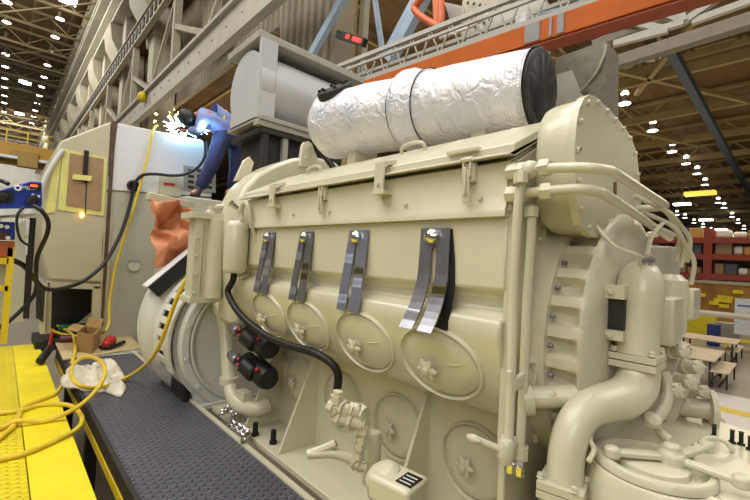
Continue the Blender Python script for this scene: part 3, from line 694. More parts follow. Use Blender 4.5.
# ================================================================== WALKWAY, PLATFORM, CAB END
XC = -7.5
t = thing('tread_walkway', (-3, -.43, 1.40), 'long grey tread plate walkway running beside the engine base', 'walkway')
m = MB(); m.box((-6.95, -.80, 1.46), (1.2, -.04, 1.50)); m.build('tread_plate', TREADG, t, bevel=.004)
m = MB(); m.box((-7.3, -.83, 1.30), (1.2, -.795, 1.492)); m.build('edge_angle', BLKST, t)
m = MB(); m.box((-7.3, -.045, 1.32), (1.2, -.005, 1.512)); m.build('edge_angle', CREAM, t)
m = MB()
for k in range(5):
    for y in (-.79, -.15):
        g_ = MB(); g_.box((-6.5 + k * 1.7, y, .0), (-6.4 + k * 1.7, y + .1, 1.46)); g_.build('leg', BLKST, t)
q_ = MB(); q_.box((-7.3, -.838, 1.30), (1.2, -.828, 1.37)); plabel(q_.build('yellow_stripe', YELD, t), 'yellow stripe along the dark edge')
m.bm.free()
t = thing('work_platform', (-3, -2, 0), 'bright yellow raised work platform beside the grey walkway', 'platform')
sm_, sp_ = at(14, 344, Z=1.45), at(30, 496, Z=1.45)
m = MB(); m.box((-7.95, -1.277, 1.42), (1.0, -.985, 1.45)); plabel(m.build('deck_plate', YEL, t), 'smooth yellow deck plate')
m = MB(); m.box((-7.95, -2.6, 1.42), (1.0, -1.285, 1.45)); plabel(m.build('deck_plate', TREADY, t), 'yellow tread deck plate')
m = MB(); m.box((-7.4, -1.02, 1.22), (1.0, -.985, 1.42)); m.box((-7.95, -2.6, 1.22), (1.0, -2.56, 1.42)); m.build('edge_beam', YELD, t)
for x in (-7, -4.4, -1.8, .7):
    for y in (-2.5, -1.1):
        m = MB(); m.box((x - .05, y - .05, 0), (x + .05, y + .05, 1.42)); m.build('leg', YELD, t)
# --- cab end wall
def cabp(pts, x=XC): return [at(a, b, X=x) for a, b in pts]
cab = thing('cab_end', (XC - 1, -.6, 1.5), 'cream primed cab end with sloping roof and a taped over window', 'cab')
m = MB()
ol = cabp([(112, 121), (60, 141), (52, 160), (45, 187), (40, 250), (48, 280), (103, 283)])
m.prism(ol, (-2.5, 0, 0)); m.build('cab_shell', CABC, cab, bevel=.03, sharp=30)
m = MB(); a, b = at(112, 121, X=XC + .02), at(116.5, 121, X=XC + .02); a2, b2 = at(100.5, 325, X=XC + .02), at(103, 325, X=XC + .02)
m.prism([a, b, b2, a2], (-.2, 0, 0)); plabel(m.build('corner_seam', mat('rusty_seam', (0.33, 0.24, 0.17), .7, var=.2), cab), 'rust brown corner seam')
def quad(pts, x, th, name, mtl, parent, lab=None, bev=0):
    m = MB(); m.prism(cabp(pts, x), (-th, 0, 0)); o = m.build(name, mtl, parent, bevel=bev)
    if lab: plabel(o, lab)
    return o
quad([(63, 149), (107, 158), (104, 216), (58, 210)], XC + .012, .012, 'masking_tape', TAPE, cab, 'pale yellow masking tape border')
quad([(70, 153), (104, 159), (101, 211), (66, 205)], XC + .022, .012, 'masking_paper', PAPER, cab, 'brown masking paper')
quad([(84.5, 150), (89, 151), (87, 182), (82.5, 182)], XC + .05, .03, 'window_bar', BLACK, cab)
quad([(86, 181), (87.2, 181), (85.8, 213), (84.8, 213)], XC + .026, .004, 'paper_seam', DARK, cab)
quad([(73, 174), (92, 176), (91, 181), (72, 179)], XC + .06, .01, 'masking_tape', TAPE, cab, 'strip of masking tape across the bar')
quad([(55, 156), (62, 151), (55, 212), (45, 214)], XC + .012, .012, 'masking_tape', TAPE, cab, 'wide masking tape down the left edge')
m = MB(); m.tube(cabp([(40, 192), (46, 176), (58, 156), (64, 150)], XC + .05), .03, 8, 4); plabel(m.build('grab_rail', WHITEP, cab), 'white curved grab rail')
m = MB(); p = at(82, 215, X=XC + .06); m.ball(p, .03, (.6, 1, 1.6), 10); plabel(m.build('marker_lamp', mat('amber_lamp', (1, .7, .3), emit=(1, .75, .4), estr=4), cab), 'small glowing amber lamp')
# step well under the cab
sw = thing('step_well', (XC - .8, -.6, 1.5), 'dark recessed step well with cream frame under the cab end', 'step')
for poly in ([(47, 281), (52, 283), (51, 334), (45, 334)], [(93, 285), (102, 285), (100, 326), (92, 324)], [(47, 281), (103, 284), (103, 290), (47, 288)]):
    m = MB(); m.prism(cabp(poly, XC - .02), (-.10, 0, 0)); m.build('well_frame', CABC, sw, bevel=.01)
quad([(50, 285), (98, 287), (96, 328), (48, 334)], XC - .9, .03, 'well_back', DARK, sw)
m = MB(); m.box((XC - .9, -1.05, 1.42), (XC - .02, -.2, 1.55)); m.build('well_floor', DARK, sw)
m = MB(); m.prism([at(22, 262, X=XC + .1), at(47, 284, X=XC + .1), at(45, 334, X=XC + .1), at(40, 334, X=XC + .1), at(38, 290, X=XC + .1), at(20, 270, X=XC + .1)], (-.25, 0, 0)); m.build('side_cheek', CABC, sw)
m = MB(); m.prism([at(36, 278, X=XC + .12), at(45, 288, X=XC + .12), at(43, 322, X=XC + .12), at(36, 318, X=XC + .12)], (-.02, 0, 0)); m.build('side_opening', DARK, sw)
# --- hood compartments to the right of the cab
hb = thing('hood_compartment', (XC - 1, .5, 1.5), 'tall pale grey hood compartment below the white box', 'cabinet')
quad([(104, 190), (212, 198), (212, 352), (100, 340)], XC - .02, 2.3, 'hood_body', HOODG, hb, bev=.02)
quad([(104, 192), (113, 193), (107, 340), (99, 338)], XC + .0, .03, 'edge_strip', CABC, hb)
c = at(134, 266, X=XC - .01); m = MB(); m.lathe([(.085, 0), (.085, .012)], c, (1, 0, 0), 24); plabel(m.build('round_sticker', mat('sticker', (.80, .79, .74), .5), hb), 'pale round sticker')
c = at(134, 262, X=XC); m = MB(); m.box((c.x, c.y - .08, c.z + .01), (c.x + .012, c.y + .08, c.z + .05)); m.build('round_sticker', mat('sticker_print', (.62, .61, .63), .5), hb)
wb = thing('white_box', (XC - 1, .5, 3.9), 'white primed hood box the welder is leaning over', 'box')
quad([(118, 123), (207, 141), (212, 197), (106, 190)], XC, 2.2, 'box_shell', WHITEP, wb, bev=.015)
c = at(133, 186, X=XC); m = MB(); m.ring(c + V((.03, 0, 0)), (1, 0, 0), .07, .025); m.lathe([(.06, 0), (.06, .02)], c, (1, 0, 0), 20); plabel(m.build('cable_port', BLACK, wb), 'black round cable port')
quad([(160, 175), (181, 178), (181, 197), (159, 195)], XC + .03, .03, 'service_panel', CABC, wb, bev=.006)
quad([(164, 182.5), (175, 183.5), (175, 186), (164, 185)], XC + .04, .008, 'red_label', REDLAB, wb, 'small red printed label')
quad([(184, 165), (216, 170), (216, 193), (184, 190)], XC + .03, .03, 'louvre_panel', SLABG, wb, bev=.006)
for i in range(3):
    for j in range(4):
        x, y = 188 + i * 9, 169 + j * 5.5; quad([(x, y), (x + 6, y + .8), (x + 6, y + 3.6), (x, y + 2.8)], XC + .036, .004, 'louvre_slot', DARK, wb)
# ledge rail in front
m = MB(); m.beam(at(147, 196, X=-5.1), at(192, 206, X=-5.1), .12, .09); o = m.build('ledge_beam', CREAM, bevel=.01); tag(o, 'cream ledge beam above the orange tarp', 'beam')
m = MB(); m.box((-6.7, .22, 0), (-5.2, .9, 3.45)); o = m.build('hidden_cabinet', HOODG, bevel=.02); o.name = 'equipment_cabinet'; tag(o, 'pale equipment cabinet behind the orange tarp', 'cabinet')
m = MB(); m.box((-7.45, .62, 0), (-6.75, 2.2, 3.86)); o = m.build('standing_box', HOODG, bevel=.02); tag(o, 'pale deck box the welder stands on', 'box')
# orange tarp
m = MB(); NX, NZ = 26, 34
tl, tr, br, bl = at(151, 198, X=-4.95), at(194, 208, X=-4.95), at(192, 262, X=-4.95), at(154, 268, X=-4.95)
g = []
for j in range(NZ + 1):
    v = j / NZ; row = []
    for i in range(NX + 1):
        u = i / NX
        p = (tl * (1 - u) + tr * u) * (1 - v) + (bl * (1 - u) + br * u) * v
        d = .10 * noise.noise(V((u * 2.2 + v * 2.8, v * 5 - u * 2.5, 1.3))) + .05 * noise.noise(V((u * 6, v * 9 + u * 4, 5))) + .06 * math.sin(9 * v + 5 * u)
        if v > .42: d += .06
        edge = .05 * noise.noise(V((u * 3, v * 4, 9)))
        row.append(m.bm.verts.new(p + V((d, edge if 0 < u < 1 else edge * 1.5, edge))))
    g.append(row)
for j in range(NZ):
    for i in range(NX): m.bm.faces.new((g[j][i], g[j][i + 1], g[j + 1][i + 1], g[j + 1][i]))
o = m.build('tarp', TARP, sharp=180); s = o.modifiers.new('thick', 'SOLIDIFY'); s.thickness = .008
tag(o, 'crumpled orange tarp hanging beside the alternator', 'tarp')
# --- alternator
al = thing('alternator', (-4.4, .5, 1.45), 'large round pale grey alternator at the far end of the engine', 'alternator')
AY, AZ = .52, 2.10
m = MB(); m.lathe([(.80, 0), (.88, .03), (.88, .34), (.84, .40), (.74, .44)], (-4.98, AY, AZ + .06), (1, 0, 0), 64); m.build('drum_frame', ALTG, al, sharp=40)
m = MB(); m.lathe([(.76, 0), (.76, .5)], (-4.6, AY, AZ), (1, 0, 0), 64); m.build('middle_frame', ALTG, al, sharp=40)
m = MB(); m.lathe([(.72, -.1), (.74, -.06), (.74, .0), (.72, .03), (.66, .035), (.655, .015), (.60, .01), (.595, -.01), (.10, -.02), (.001, -.02)], (-4.0, AY, AZ), (1, 0, 0), 64)
m.ring((-3.975, AY, AZ), (1, 0, 0), .63, .014, 64)
for k in range(14):
    t = k * 2 * math.pi / 14 + .2; m.bolt((-3.965, AY + .69 * math.cos(t), AZ + .69 * math.sin(t)), (1, 0, 0), .018, .02)
m.build('end_shield', ALTG, al, sharp=40)
# slotted vent hood bent round the frame
m = MB(); m2 = []
for i in range(8):
    a0, a1 = R(128 + i * 9), R(128 + (i + 1) * 9)
    r = .80
    for (x0, x1) in ((-4.56, -4.42), (-4.20, -4.04)):
        m.prism([(x0, AY + r * math.cos(a0), AZ + r * math.sin(a0)), (x1, AY + r * math.cos(a0), AZ + r * math.sin(a0)), (x1, AY + r * math.cos(a1), AZ + r * math.sin(a1)), (x0, AY + r * math.cos(a1), AZ + r * math.sin(a1))], V((0, math.cos((a0 + a1) / 2), math.sin((a0 + a1) / 2))) * .02)
    am = a0 + R(4.5)
    m.prism([(-4.42, AY + r * math.cos(a0), AZ + r * math.sin(a0)), (-4.20, AY + r * math.cos(a0), AZ + r * math.sin(a0)), (-4.20, AY + r * math.cos(am), AZ + r * math.sin(am)), (-4.42, AY + r * math.cos(am), AZ + r * math.sin(am))], V((0, math.cos(am), math.sin(am))) * .02)
m.build('vent_hood', ALTG, al)
m = MB()
for i in range(8):
    a0, a1 = R(128 + i * 9 + 4.5), R(128 + (i + 1) * 9); r = .775
    m.prism([(-4.42, AY + r * math.cos(a0), AZ + r * math.sin(a0)), (-4.20, AY + r * math.cos(a0), AZ + r * math.sin(a0)), (-4.20, AY + r * math.cos(a1), AZ + r * math.sin(a1)), (-4.42, AY + r * math.cos(a1), AZ + r * math.sin(a1))], V((0, math.cos(a0), math.sin(a0))) * .01)
m.build('vent_slot', DARK, al)
m = MB(); m.prism([(-4.58, -.0, 1.47), (-4.58, -.12, 2.1), (-4.54, -.12, 2.1), (-4.54, -.0, 1.47)], (0, .5, 0)); m.prism([(-4.14, .0, 1.47), (-4.14, -.16, 2.0), (-4.02, -.16, 2.0), (-4.02, .0, 1.47)], (0, .5, 0)); m.box((-5.0, .02, 1.45), (-3.95, .9, 1.50)); m.build('mounting_foot', ALTG, al, bevel=.006)
m = MB(); m.box((-4.54, -.10, 1.5), (-4.14, -.08, 2.05)); m.build('frame_opening', DARK, al)
m = MB(); p, q = at(147, 288, X=-4.7), at(193, 250, X=-4.7)
m.beam(p, q, .30, .05); plabel(m.build('deflector_top', WHITEP, al, bevel=.006), 'white deflector strip')
m = MB(); p, q = at(153, 292, X=-4.55), at(197, 255, X=-4.55); m.beam(p, q, .06, .14); plabel(m.build('deflector_seal', BLACK, al), 'black deflector seal')
# --- grey drum tank under a flat plate, on a black stand
tk = thing('drum_tank', (-4.4, 1.1, 4.40), 'grey horizontal drum tank under a flat plate behind the engine', 'tank')
zc = 4.86; xc = -4.33
m = MB(); m.lathe([(.38, 0), (.40, .02), (.40, 1.16), (.38, 1.18)], (xc, .58, zc), (0, 1, 0), 56); m.build('drum', TANKG, tk, sharp=40)
m = MB(); pr = [(xc + .40 * math.cos(R(a)), zc + .41 * math.sin(R(a))) for a in range(-30, 211, 10)]
m.prism([(x, .42, z) for x, z in pr] + [(xc - .36, .42, 4.44), (xc + .36, .42, 4.44)], (0, .16, 0)); m.build('end_collar', TANKG, tk, bevel=.006, sharp=30)
m = MB(); m.box((xc + .34, .40, 4.44), (xc + .38, .60, 5.30)); m.build('collar_strip', TANKG, tk, bevel=.004)
m = MB(); m.box((-4.78, .38, 5.30), (-3.97, 1.88, 5.38)); m.build('top_plate', SLABG, tk, bevel=.006)
m = MB(); m.box((xc - .42, .42, 4.42), (xc + .42, 1.75, 4.47)); m.box((xc + .30, .40, 4.36), (xc + .40, 1.75, 4.42)); m.build('base_plate', SLABG, tk, bevel=.006)
st = thing('tank_stand', (-4.4, 1.1, 3.4), 'black steel stand carrying the grey drum tank', 'stand')
m = MB(); m.box((xc - .32, .56, 3.2), (xc + .30, 1.6, 4.30)); m.build('stand_body', DARK, st)
m = MB(); m.box((xc - .40, .46, 4.30), (xc + .38, 1.7, 4.36)); m.build('stand_frame', BLKST, st, bevel=.01)
for y, mm in ((.50, BLKST), (.74, SLABG), (1.45, BLKST)):
    m = MB(); m.box((xc + .29, y, 3.2), (xc + .36, y + .06, 4.32)); m.build('stand_post', mm, st)
# --- welding machine, second machine and stand at far left
wm = thing('welding_machine', (-5.1, -1.5, 3.2), 'blue welding machine with black knobs and a red readout at the left edge', 'welding machine')
XM = -5.0
quad([(-25, 197), (30, 181), (42, 182), (42, 205), (38, 211), (-25, 214)], XM, .55, 'machine_case', BLUEM, wm, bev=.012)
quad([(29, 183), (41, 184), (41.5, 190), (29.5, 188.5)], XM + .012, .01, 'readout_panel', BLACK, wm)
quad([(30.5, 184.2), (37.5, 185), (37.5, 187.2), (30.5, 186.4)], XM + .018, .006, 'red_readout', ORLED, wm, 'glowing red digits')
quad([(-25, 192.5), (12, 190.5), (14, 194), (13, 202), (-25, 206)], XM + .012, .01, 'knob_panel', BLACK, wm)
for px, py in ((3, 197), (-6, 198), (34, 199), (31, 202)):
    m = MB(); m.lathe([(.04, 0), (.036, .03), (.02, .035)], at(px, py, X=XM + .012), (1, 0, 0), 16); m.build('control_knob', BLACK, wm)
for px, py in ((38.5, 196.5), (33, 195)):
    m = MB(); m.lathe([(.012, 0), (.012, .02)], at(px, py, X=XM + .01), (1, 0, 0), 12); m.build('terminal_cap', WLAB, wm)
m = MB(); p = at(17.8, 188, X=XM + .01); m.ring(p, (1, 0, 0), .020, .0085, 20, 6); plabel(m.build('emblem', WLAB, wm), 'white ring emblem')
text('Miller', .052, at(21.2, 189.4, X=XM + .006), (0, 1, .12), (0, -.12, 1), WLAB, 'lettering', wm, .003)
quad([(-25, 209), (36, 208.5), (38, 213), (-25, 217)], XM + .1, .75, 'shelf_board', WLAB, wm)
wf = thing('wire_feeder', (-5.1, -1.6, 2.8), 'small blue wire feeder under the welding machine shelf', 'wire feeder')
quad([(-25, 221), (15, 222), (15, 240), (-25, 240)], XM, .4, 'feeder_case', BLUEM, wf, bev=.012)
quad([(-25, 232), (7, 232), (8, 239), (-25, 240)], XM + .012, .012, 'feeder_panel', mat('brown_panel', (.30, .17, .12), .6), wf)
for px, py in ((7, 227), (8, 238), (1, 226)):
    m = MB(); m.lathe([(.018, 0), (.018, .03)], at(px, py, X=XM), (1, 0, 0), 12); m.build('feeder_knob', WLAB, wf)
o = quad([(-25, 241), (15, 241), (14, 258), (-25, 256)], XM, .4, 'orange_box', mat('rust_orange', (.66, .33, .17), .6), None, bev=.01); tag(o, 'rust orange box under the blue wire feeder', 'box')
ms = thing('machine_stand', (-5.1, -1.4, 1.45), 'yellow framed machine stand at the left edge of the platform', 'stand')
quad([(-25, 257), (9, 258), (8, 264), (-25, 263)], XM, .08, 'stand_rail', YELD, ms); quad([(8, 246), (15, 247), (7, 344), (0, 344)], XM, .08, 'stand_post', YELD, ms); quad([(-25, 284), (8, 286), (8, 291), (-25, 290)], XM, .08, 'stand_rail', YELD, ms)
quad([(-25, 262), (7, 263), (1, 335), (-25, 335)], XM - .3, .03, 'stand_panel', HOODG, ms)
o = quad([(12, 226), (26, 220), (24, 322), (8, 322)], XM - 1.2, .06, 'pale_screen', HOODG, None); tag(o, 'pale grey screen panel behind the welding machine stand', 'panel')
m = MB(); m.beam(at(33, 218, X=-5.6), at(27, 305, X=-5.6), .05, .05); m.beam(at(29.5, 255, X=-5.55), at(26, 318, X=-5.55), .07, .05); o = m.build('black_pole', BLKST); tag(o, 'thin black upright pole between welding machine and cab', 'pole')
def cable(name, pts, r, mtl, label, cat, group=None, n=7):
    m = MB(); m.tube(pts, r, 9, n); o = m.build(name, mtl); return tag(o, label, cat, group)
cable('black_cable', [at(34, 206, X=-4.9), at(41, 210, X=-4.85), at(48, 221, X=-4.85), at(47, 234, X=-4.9), at(38, 255, X=-5.1), at(36, 270, X=-5.2), at(36, 290, X=-5.4), at(28, 303, X=-5.4), at(8, 322, X=-5.3), at(-10, 332, X=-5.2)], .019, BLACK, 'thick black cable looping down from the welding machine', 'cable')
cable('black_cable', [at(24, 207, X=-4.9), at(18, 214, X=-4.88), at(17, 226, X=-4.88), at(21, 240, X=-4.9), at(30, 246, X=-5.0)], .011, BLACK, 'thin black cable hanging under the welding machine', 'cable')
cable('black_cable', [at(-10, 179, X=-5.2), at(2, 181, X=-5.2), at(8, 184, X=-5.15)], .02, BLACK, 'short black cable above the welding machine', 'cable')
# cable from the welder to the port and on down to the machine
cable('black_cable', [at(205, 142, X=-7.3), at(205, 155, X=-7.25), at(199, 166, X=-7.25), at(188, 173, X=-7.3), at(175, 175.5, X=-7.35), at(155, 174, X=-7.38), at(143, 175, X=-7.38), at(137, 180, X=-7.4), at(134, 186, X=-7.42), at(130, 205, X=-7.42), at(121, 233, X=-7.3), at(105, 262, X=-7.1), at(85, 280, X=-6.8), at(64, 288, X=-6.5), at(46, 289, X=-6.2), at(35, 280, X=-5.9), at(24, 266, X=-5.6), at(8, 259, X=-5.3), at(-10, 257, X=-5.0)], .026, BLACK, 'long black welding cable drooping from the welder across the cab', 'cable')
# yellow hoses
Zp, Zw = 1.47, 1.525
def G(px, py, z=Zp): return at(px, py, Z=z)
cable('air_hose', [G(-12, 447), G(2, 436), G(15, 424), G(23, 408), G(40, 400), G(58, 391), G(70, 368), G(75, 350, 1.58), G(73, 336, 1.62), G(64, 329, 1.64), G(50, 323, 1.62), G(47, 327, 1.62), G(58, 333, 1.62), G(76, 336, 1.62), G(94, 335, 1.6), at(104, 332, X=-7.1), at(109, 322, X=-7.25), at(110, 300, X=-7.38), at(117, 262, X=-7.42), at(128, 226, X=-7.42), at(141, 182, X=-7.40), at(149, 150, X=-7.42), at(153, 132, X=-7.42), at(155, 127, X=-7.55)], .020, HOSEY, 'yellow hose looping on the platform and climbing the hood compartment', 'hose')
cable('air_hose', [G(-12, 464), G(2, 459), G(26, 453), G(56, 440), G(77, 429), G(82, 418), G(73, 407), G(58, 404), G(40, 405), G(18, 411), G(-12, 414)], .020, HOSEY, 'yellow hose making a flat hairpin loop on the platform', 'hose')
cable('air_hose', [G(-12, 433), G(4, 427), G(18, 421, 1.5), G(44, 421), G(62, 415, 1.5), G(82, 404, 1.58), G(98, 388, 1.64), G(105, 372, 1.72), G(100, 361, 1.74), G(90, 357, 1.74), G(78, 360, 1.72), G(71, 371, 1.70), G(76, 383, 1.66), G(90, 388, 1.60), G(106, 386, 1.56), G(126, 378, 1.54), at(144, 366, X=-4.7), at(156, 352, X=-4.2), at(164, 334, X=-4.05), at(173, 308, X=-4.0), at(181, 289, X=-3.95), at(188, 276, X=-3.92), at(194, 266, X=-3.9)], .020, HOSEY, 'yellow hose curled on the walkway and rising past the alternator', 'hose')
# things lying at the end of the walkway
def slab(pts, z, th):
    m = MB(); m.prism([at(a, b, Z=z) for a, b in pts], (0, 0, th)); return m
o = slab([(50, 333), (124, 330), (142, 349), (63, 361)], 1.51, .02).build('plywood_sheet', PLY, bevel=.003); tag(o, 'plywood sheet lying across the far end of the walkway', 'board')
o = slab([(60, 350), (62, 360), (143, 353), (130, 344)], 1.503, .006).build('packing_board', SLABG); tag(o, 'grey packing board under the plywood sheet', 'board')
bx = thing('cardboard_box', at(86, 350, Z=1.53), 'small open brown cardboard box on the plywood sheet', 'box')
a, b, c_ = at(76, 351, Z=1.53), at(92, 354, Z=1.53), at(99, 346, Z=1.53)
m = MB(); hgt = V((0, 0, .26)); d_ = a + (c_ - b)
for p, q in ((a, b), (b, c_), (c_, d_), (d_, a)): m.beam((p + q) / 2 - (q - p) / 2 + hgt / 2, q + hgt / 2, .012, .26)
m.prism([a, b, c_, d_], (0, 0, .01)); m.build('box_body', CARD, bx)
m = MB(); m.prism([d_ + hgt, c_ + hgt, c_ + hgt + V((-.1, .05, .12)), d_ + hgt + V((-.1, .05, .12))], (.008, 0, 0)); m.prism([a + hgt, d_ + hgt, d_ + hgt + V((0, -.14, .04)), a + hgt + V((0, -.14, .04))], (.008, 0, .006)); m.build('box_flap', CARD, bx)
m = MB(); p = at(92, 329, Z=1.56); m.prism([p + V((0, -.30, 0)), p + V((.1, .36, 0)), p + V((0, .02, .34))], (-.03, 0, 0)); o = m.build('paper_tent', RAG); tag(o, 'folded white paper standing behind the cardboard box', 'paper')
m = MB(); p = at(74, 333, Z=1.55); m.box(p + V((-.1, -.2, -.01)), p + V((.1, .25, .14))); o = m.build('green_case', GREENP, bevel=.02); tag(o, 'green plastic case behind the cardboard box', 'case')
m = MB(); p = at(95, 327, Z=1.56); m.box(at(60, 325, Z=1.5) + V((-.3, 0, .0)), at(104, 325, Z=1.5) + V((.0, 0, .04))); o = m.build('black_mat', BLACK); tag(o, 'black mat on the floor of the step well', 'mat')
tl_ = thing('power_tool', at(110, 345, Z=1.53), 'red and black power tool lying on the plywood sheet', 'power tool')
p = at(107, 344, Z=1.60); d = (at(116, 336, Z=1.60) - p).normalized()
m = MB(); m.lathe([(.03, -.1), (.055, -.08), (.06, .08), (.075, .10), (.08, .22), (.06, .26)], p, d, 18); m.build('tool_body', RED, tl_)
m = MB(); m.tube([at(100, 347, Z=1.57), at(110, 347, Z=1.57), at(124, 342, Z=1.57)], .028, 8, 3); m.build('tool_handle', BLACK, tl_)
hm = thing('rubber_mallet', at(46, 358, Z=1.45), 'black mallet with a red handle lying on the yellow platform edge', 'hammer')
m = MB(); p, q = at(48, 352, Z=1.5), at(53, 330, Z=1.62); m.tube([p, q], .025, 10, 1); m.build('mallet_handle', RED, hm)
m = MB(); a, b = at(40, 361, Z=1.51), at(51, 347, Z=1.53); m.lathe([(.035, 0), (.048, .02), (.048, (b - a).length - .02), (.035, (b - a).length)], a, b - a, 18); m.build('mallet_head', BLACK, hm)
m = MB(); p = at(66, 339, Z=1.58); m.lathe([(.06, -.07), (.06, .07)], p, (.2, 1, 0), 14); o = m.build('tape_roll', mat('maroon_tape', (.35, .12, .13), .5)); tag(o, 'dark maroon tape roll beside the cardboard box', 'tape')
# crumpled rag
m = MB(); cx = at(99, 378, Z=1.505); NR = 26; NAng = 56; rings = []
for k in range(NR + 1):
    f = k / NR; row = []
    for i in range(NAng):
        t = 2 * math.pi * i / NAng
        ro = 1 + .35 * noise.noise(V((math.cos(t) * 1.6, math.sin(t) * 1.6, 3))) + .16 * math.sin(3 * t + 1) + .10 * math.sin(7 * t) + .05 * math.sin(13 * t)
        x = .62 * ro * f * math.cos(t); y = .27 * ro * f * math.sin(t)
        h = (.065 * (1 - f ** 2.5) + .05 * max(0, math.sin(t * 2.5 + 5 * f)) * (1 - f ** 3) + .13 * abs(noise.noise(V((x * 3.5 + y * 4, y * 8 - x * 2, 7)))) * (1 - f ** 3) + .02 * noise.noise(V((x * 14, y * 22, 4)))) + .012
        row.append(m.bm.verts.new((cx.x + x, cx.y + y, 1.503 + max(.004, h * (1 if f < .98 else .2)))))
    rings.append(row)
for a, b in zip(rings[1:], rings[2:]):
    for i in range(NAng): m.bm.faces.new((a[i], a[(i + 1) % NAng], b[(i + 1) % NAng], b[i]))
m.bm.faces.new(rings[1])
bmesh.ops.delete(m.bm, geom=rings[0], context='VERTS')
o = m.build('rag', RAG, sharp=180); o.modifiers.new('thick', 'SOLIDIFY').thickness = .01; tag(o, 'crumpled white rag lying on the grey walkway inside the hose loop', 'rag')
m = MB()
pts = [at(222, 413, Z=1.55), at(230, 409, Z=1.57), at(236, 416, Z=1.55), at(230, 422, Z=1.55), at(240, 428, Z=1.55), at(247, 434, Z=1.54), at(243, 440, Z=1.54)]
cp = catmull(pts, 4)
for k in range(len(cp) - 1):
    d = (cp[k + 1] - cp[k]).normalized(); m.ring((cp[k] + cp[k + 1]) / 2, d.cross(V((0, 0, 1)) if k % 2 else V((.3, .8, .5))), .027, .009, 14, 6, 1.3)
o = m.build('chain', CHROME); tag(o, 'shiny steel chain lying between the walkway and the engine base', 'chain')

# ================================================================== THE WELDER
wd = thing('person', (-7.1, 1.0, 3.86), 'welder in blue shirt and navy trousers bent over the white box, sparks flying', 'person')
XW = -7.05
def W(px, py, dx=0.0): return at(px, py, X=XW + dx)
def skin(name, verts, edges, radii, mtl, parent, root=0, lev=2):
    me = bpy.data.meshes.new(name); me.from_pydata([tuple(v) for v in verts], edges, []); me.materials.append(mtl)
    o = bpy.data.objects.new(name, me); C.objects.link(o)
    sk = o.modifiers.new('skin', 'SKIN'); sk.use_smooth_shade = True
    lay = me.skin_vertices[0] if me.skin_vertices else None
    if lay is None:
        bpy.context.view_layer.objects.active = o
        me.attributes.new  # fall through
    for i, r in enumerate(radii):
        rr = r if isinstance(r, tuple) else (r, r)
        lay.data[i].radius = rr
    lay.data[root].use_root = True
    su = o.modifiers.new('sub', 'SUBSURF'); su.levels = lev; su.render_levels = lev
    adopt(o, parent); return o
hip = W(230, 134); hipL = W(222, 137, .10); hipR = W(236, 137, -.10)
chest = W(212, 117); sh = W(203, 114); neck = W(198, 115); head = W(189, 117)
kneeL = W(212, 165, .16); ankL = W(199, 190, .10); toeL = W(191, 194, .2)
kneeR = W(236, 164, -.05); ankR = W(232, 190, -.1); toeR = W(226, 193, .0)
shL = W(204, 117, .18); elL = W(199, 131, .16); wrL = W(187, 131, -.02)
shR = W(205, 114, -.18); elR = W(196, 126, -.26); wrR = W(184, 128, -.2)
vs = [hip, chest, neck, hipL, kneeL, ankL, hipR, kneeR, ankR, shL, elL, wrL, shR, elR, wrR, toeL, toeR, W(222, 122), W(193, 116)]
es = [(0, 17), (17, 1), (1, 2), (2, 18), (0, 3), (3, 4), (4, 5), (5, 15), (0, 6), (6, 7), (7, 8), (8, 16), (1, 9), (9, 10), (10, 11), (1, 12), (12, 13), (13, 14)]
rd = [.15, .16, .06, .10, .075, .05, .10, .075, .05, .075, .052, .036, .075, .052, .036, .04, .04, .145, .055]
skin('body', vs, es, rd, SKIN, wd)
# shirt (torso and sleeves)
vs = [W(234, 131), W(226, 122), W(213, 117), W(201, 117), shL, elL, wrL * .85 + elL * .15, shR, elR, wrR * .85 + elR * .15]
es = [(0, 1), (1, 2), (2, 3), (2, 4), (4, 5), (5, 6), (2, 7), (7, 8), (8, 9)]
rd = [(.21, .23), (.24, .26), (.23, .25), (.11, .12), .125, .09, .072, .125, .09, .072]
skin('work_shirt', vs, es, rd, SHIRT, wd, 1)
vs = [W(231, 137), hipL, kneeL, ankL, hipR, kneeR, ankR]
es = [(0, 1), (1, 2), (2, 3), (0, 4), (4, 5), (5, 6)]
rd = [(.18, .21), .165, .125, .10, .165, .125, .10]
skin('work_trousers', vs, es, rd, JEANS, wd, 0)
for a, b in ((ankL, toeL), (ankR, toeR)):
    skin('boot', [a + V((0, 0, .06)), a + V((0, 0, -.04)), (a + b) / 2 + V((0, 0, -.05)), b + V((0, 0, -.03))], [(0, 1), (1, 2), (2, 3)], [.075, .08, .07, .055], BOOT, wd, 1)
for wr, fw in ((wrL, V((-.05, -.10, -.01))), (wrR, V((-.05, -.10, -.02)))):
    d = fw.normalized(); s_ = d.cross(V((0, 0, 1))).normalized(); palm = wr + d * .07
    vs = [wr, wr + d * .03, palm]; es = [(0, 1), (1, 2)]; rd = [.036, .038, .045]
    for k in range(4):
        o_ = s_ * (-.036 + .024 * k); b0 = palm + o_ + d * .02; ln = (.055, .066, .062, .048)[k]; n_ = len(vs)
        vs += [b0, b0 + d * ln * .6 + V((0, 0, -.012)), b0 + d * ln * .9 + V((0, 0, -.045))]; es += [(2, n_), (n_, n_ + 1), (n_ + 1, n_ + 2)]; rd += [.013, .012, .010]
    n_ = len(vs); vs += [wr + d * .04 - s_ * .045, wr + d * .085 - s_ * .06 + V((0, 0, -.03))]; es += [(1, n_), (n_, n_ + 1)]; rd += [.014, .012]
    plabel(skin('welding_glove', vs, es, rd, GLOVE, wd, 1, 1), 'tan leather glove')
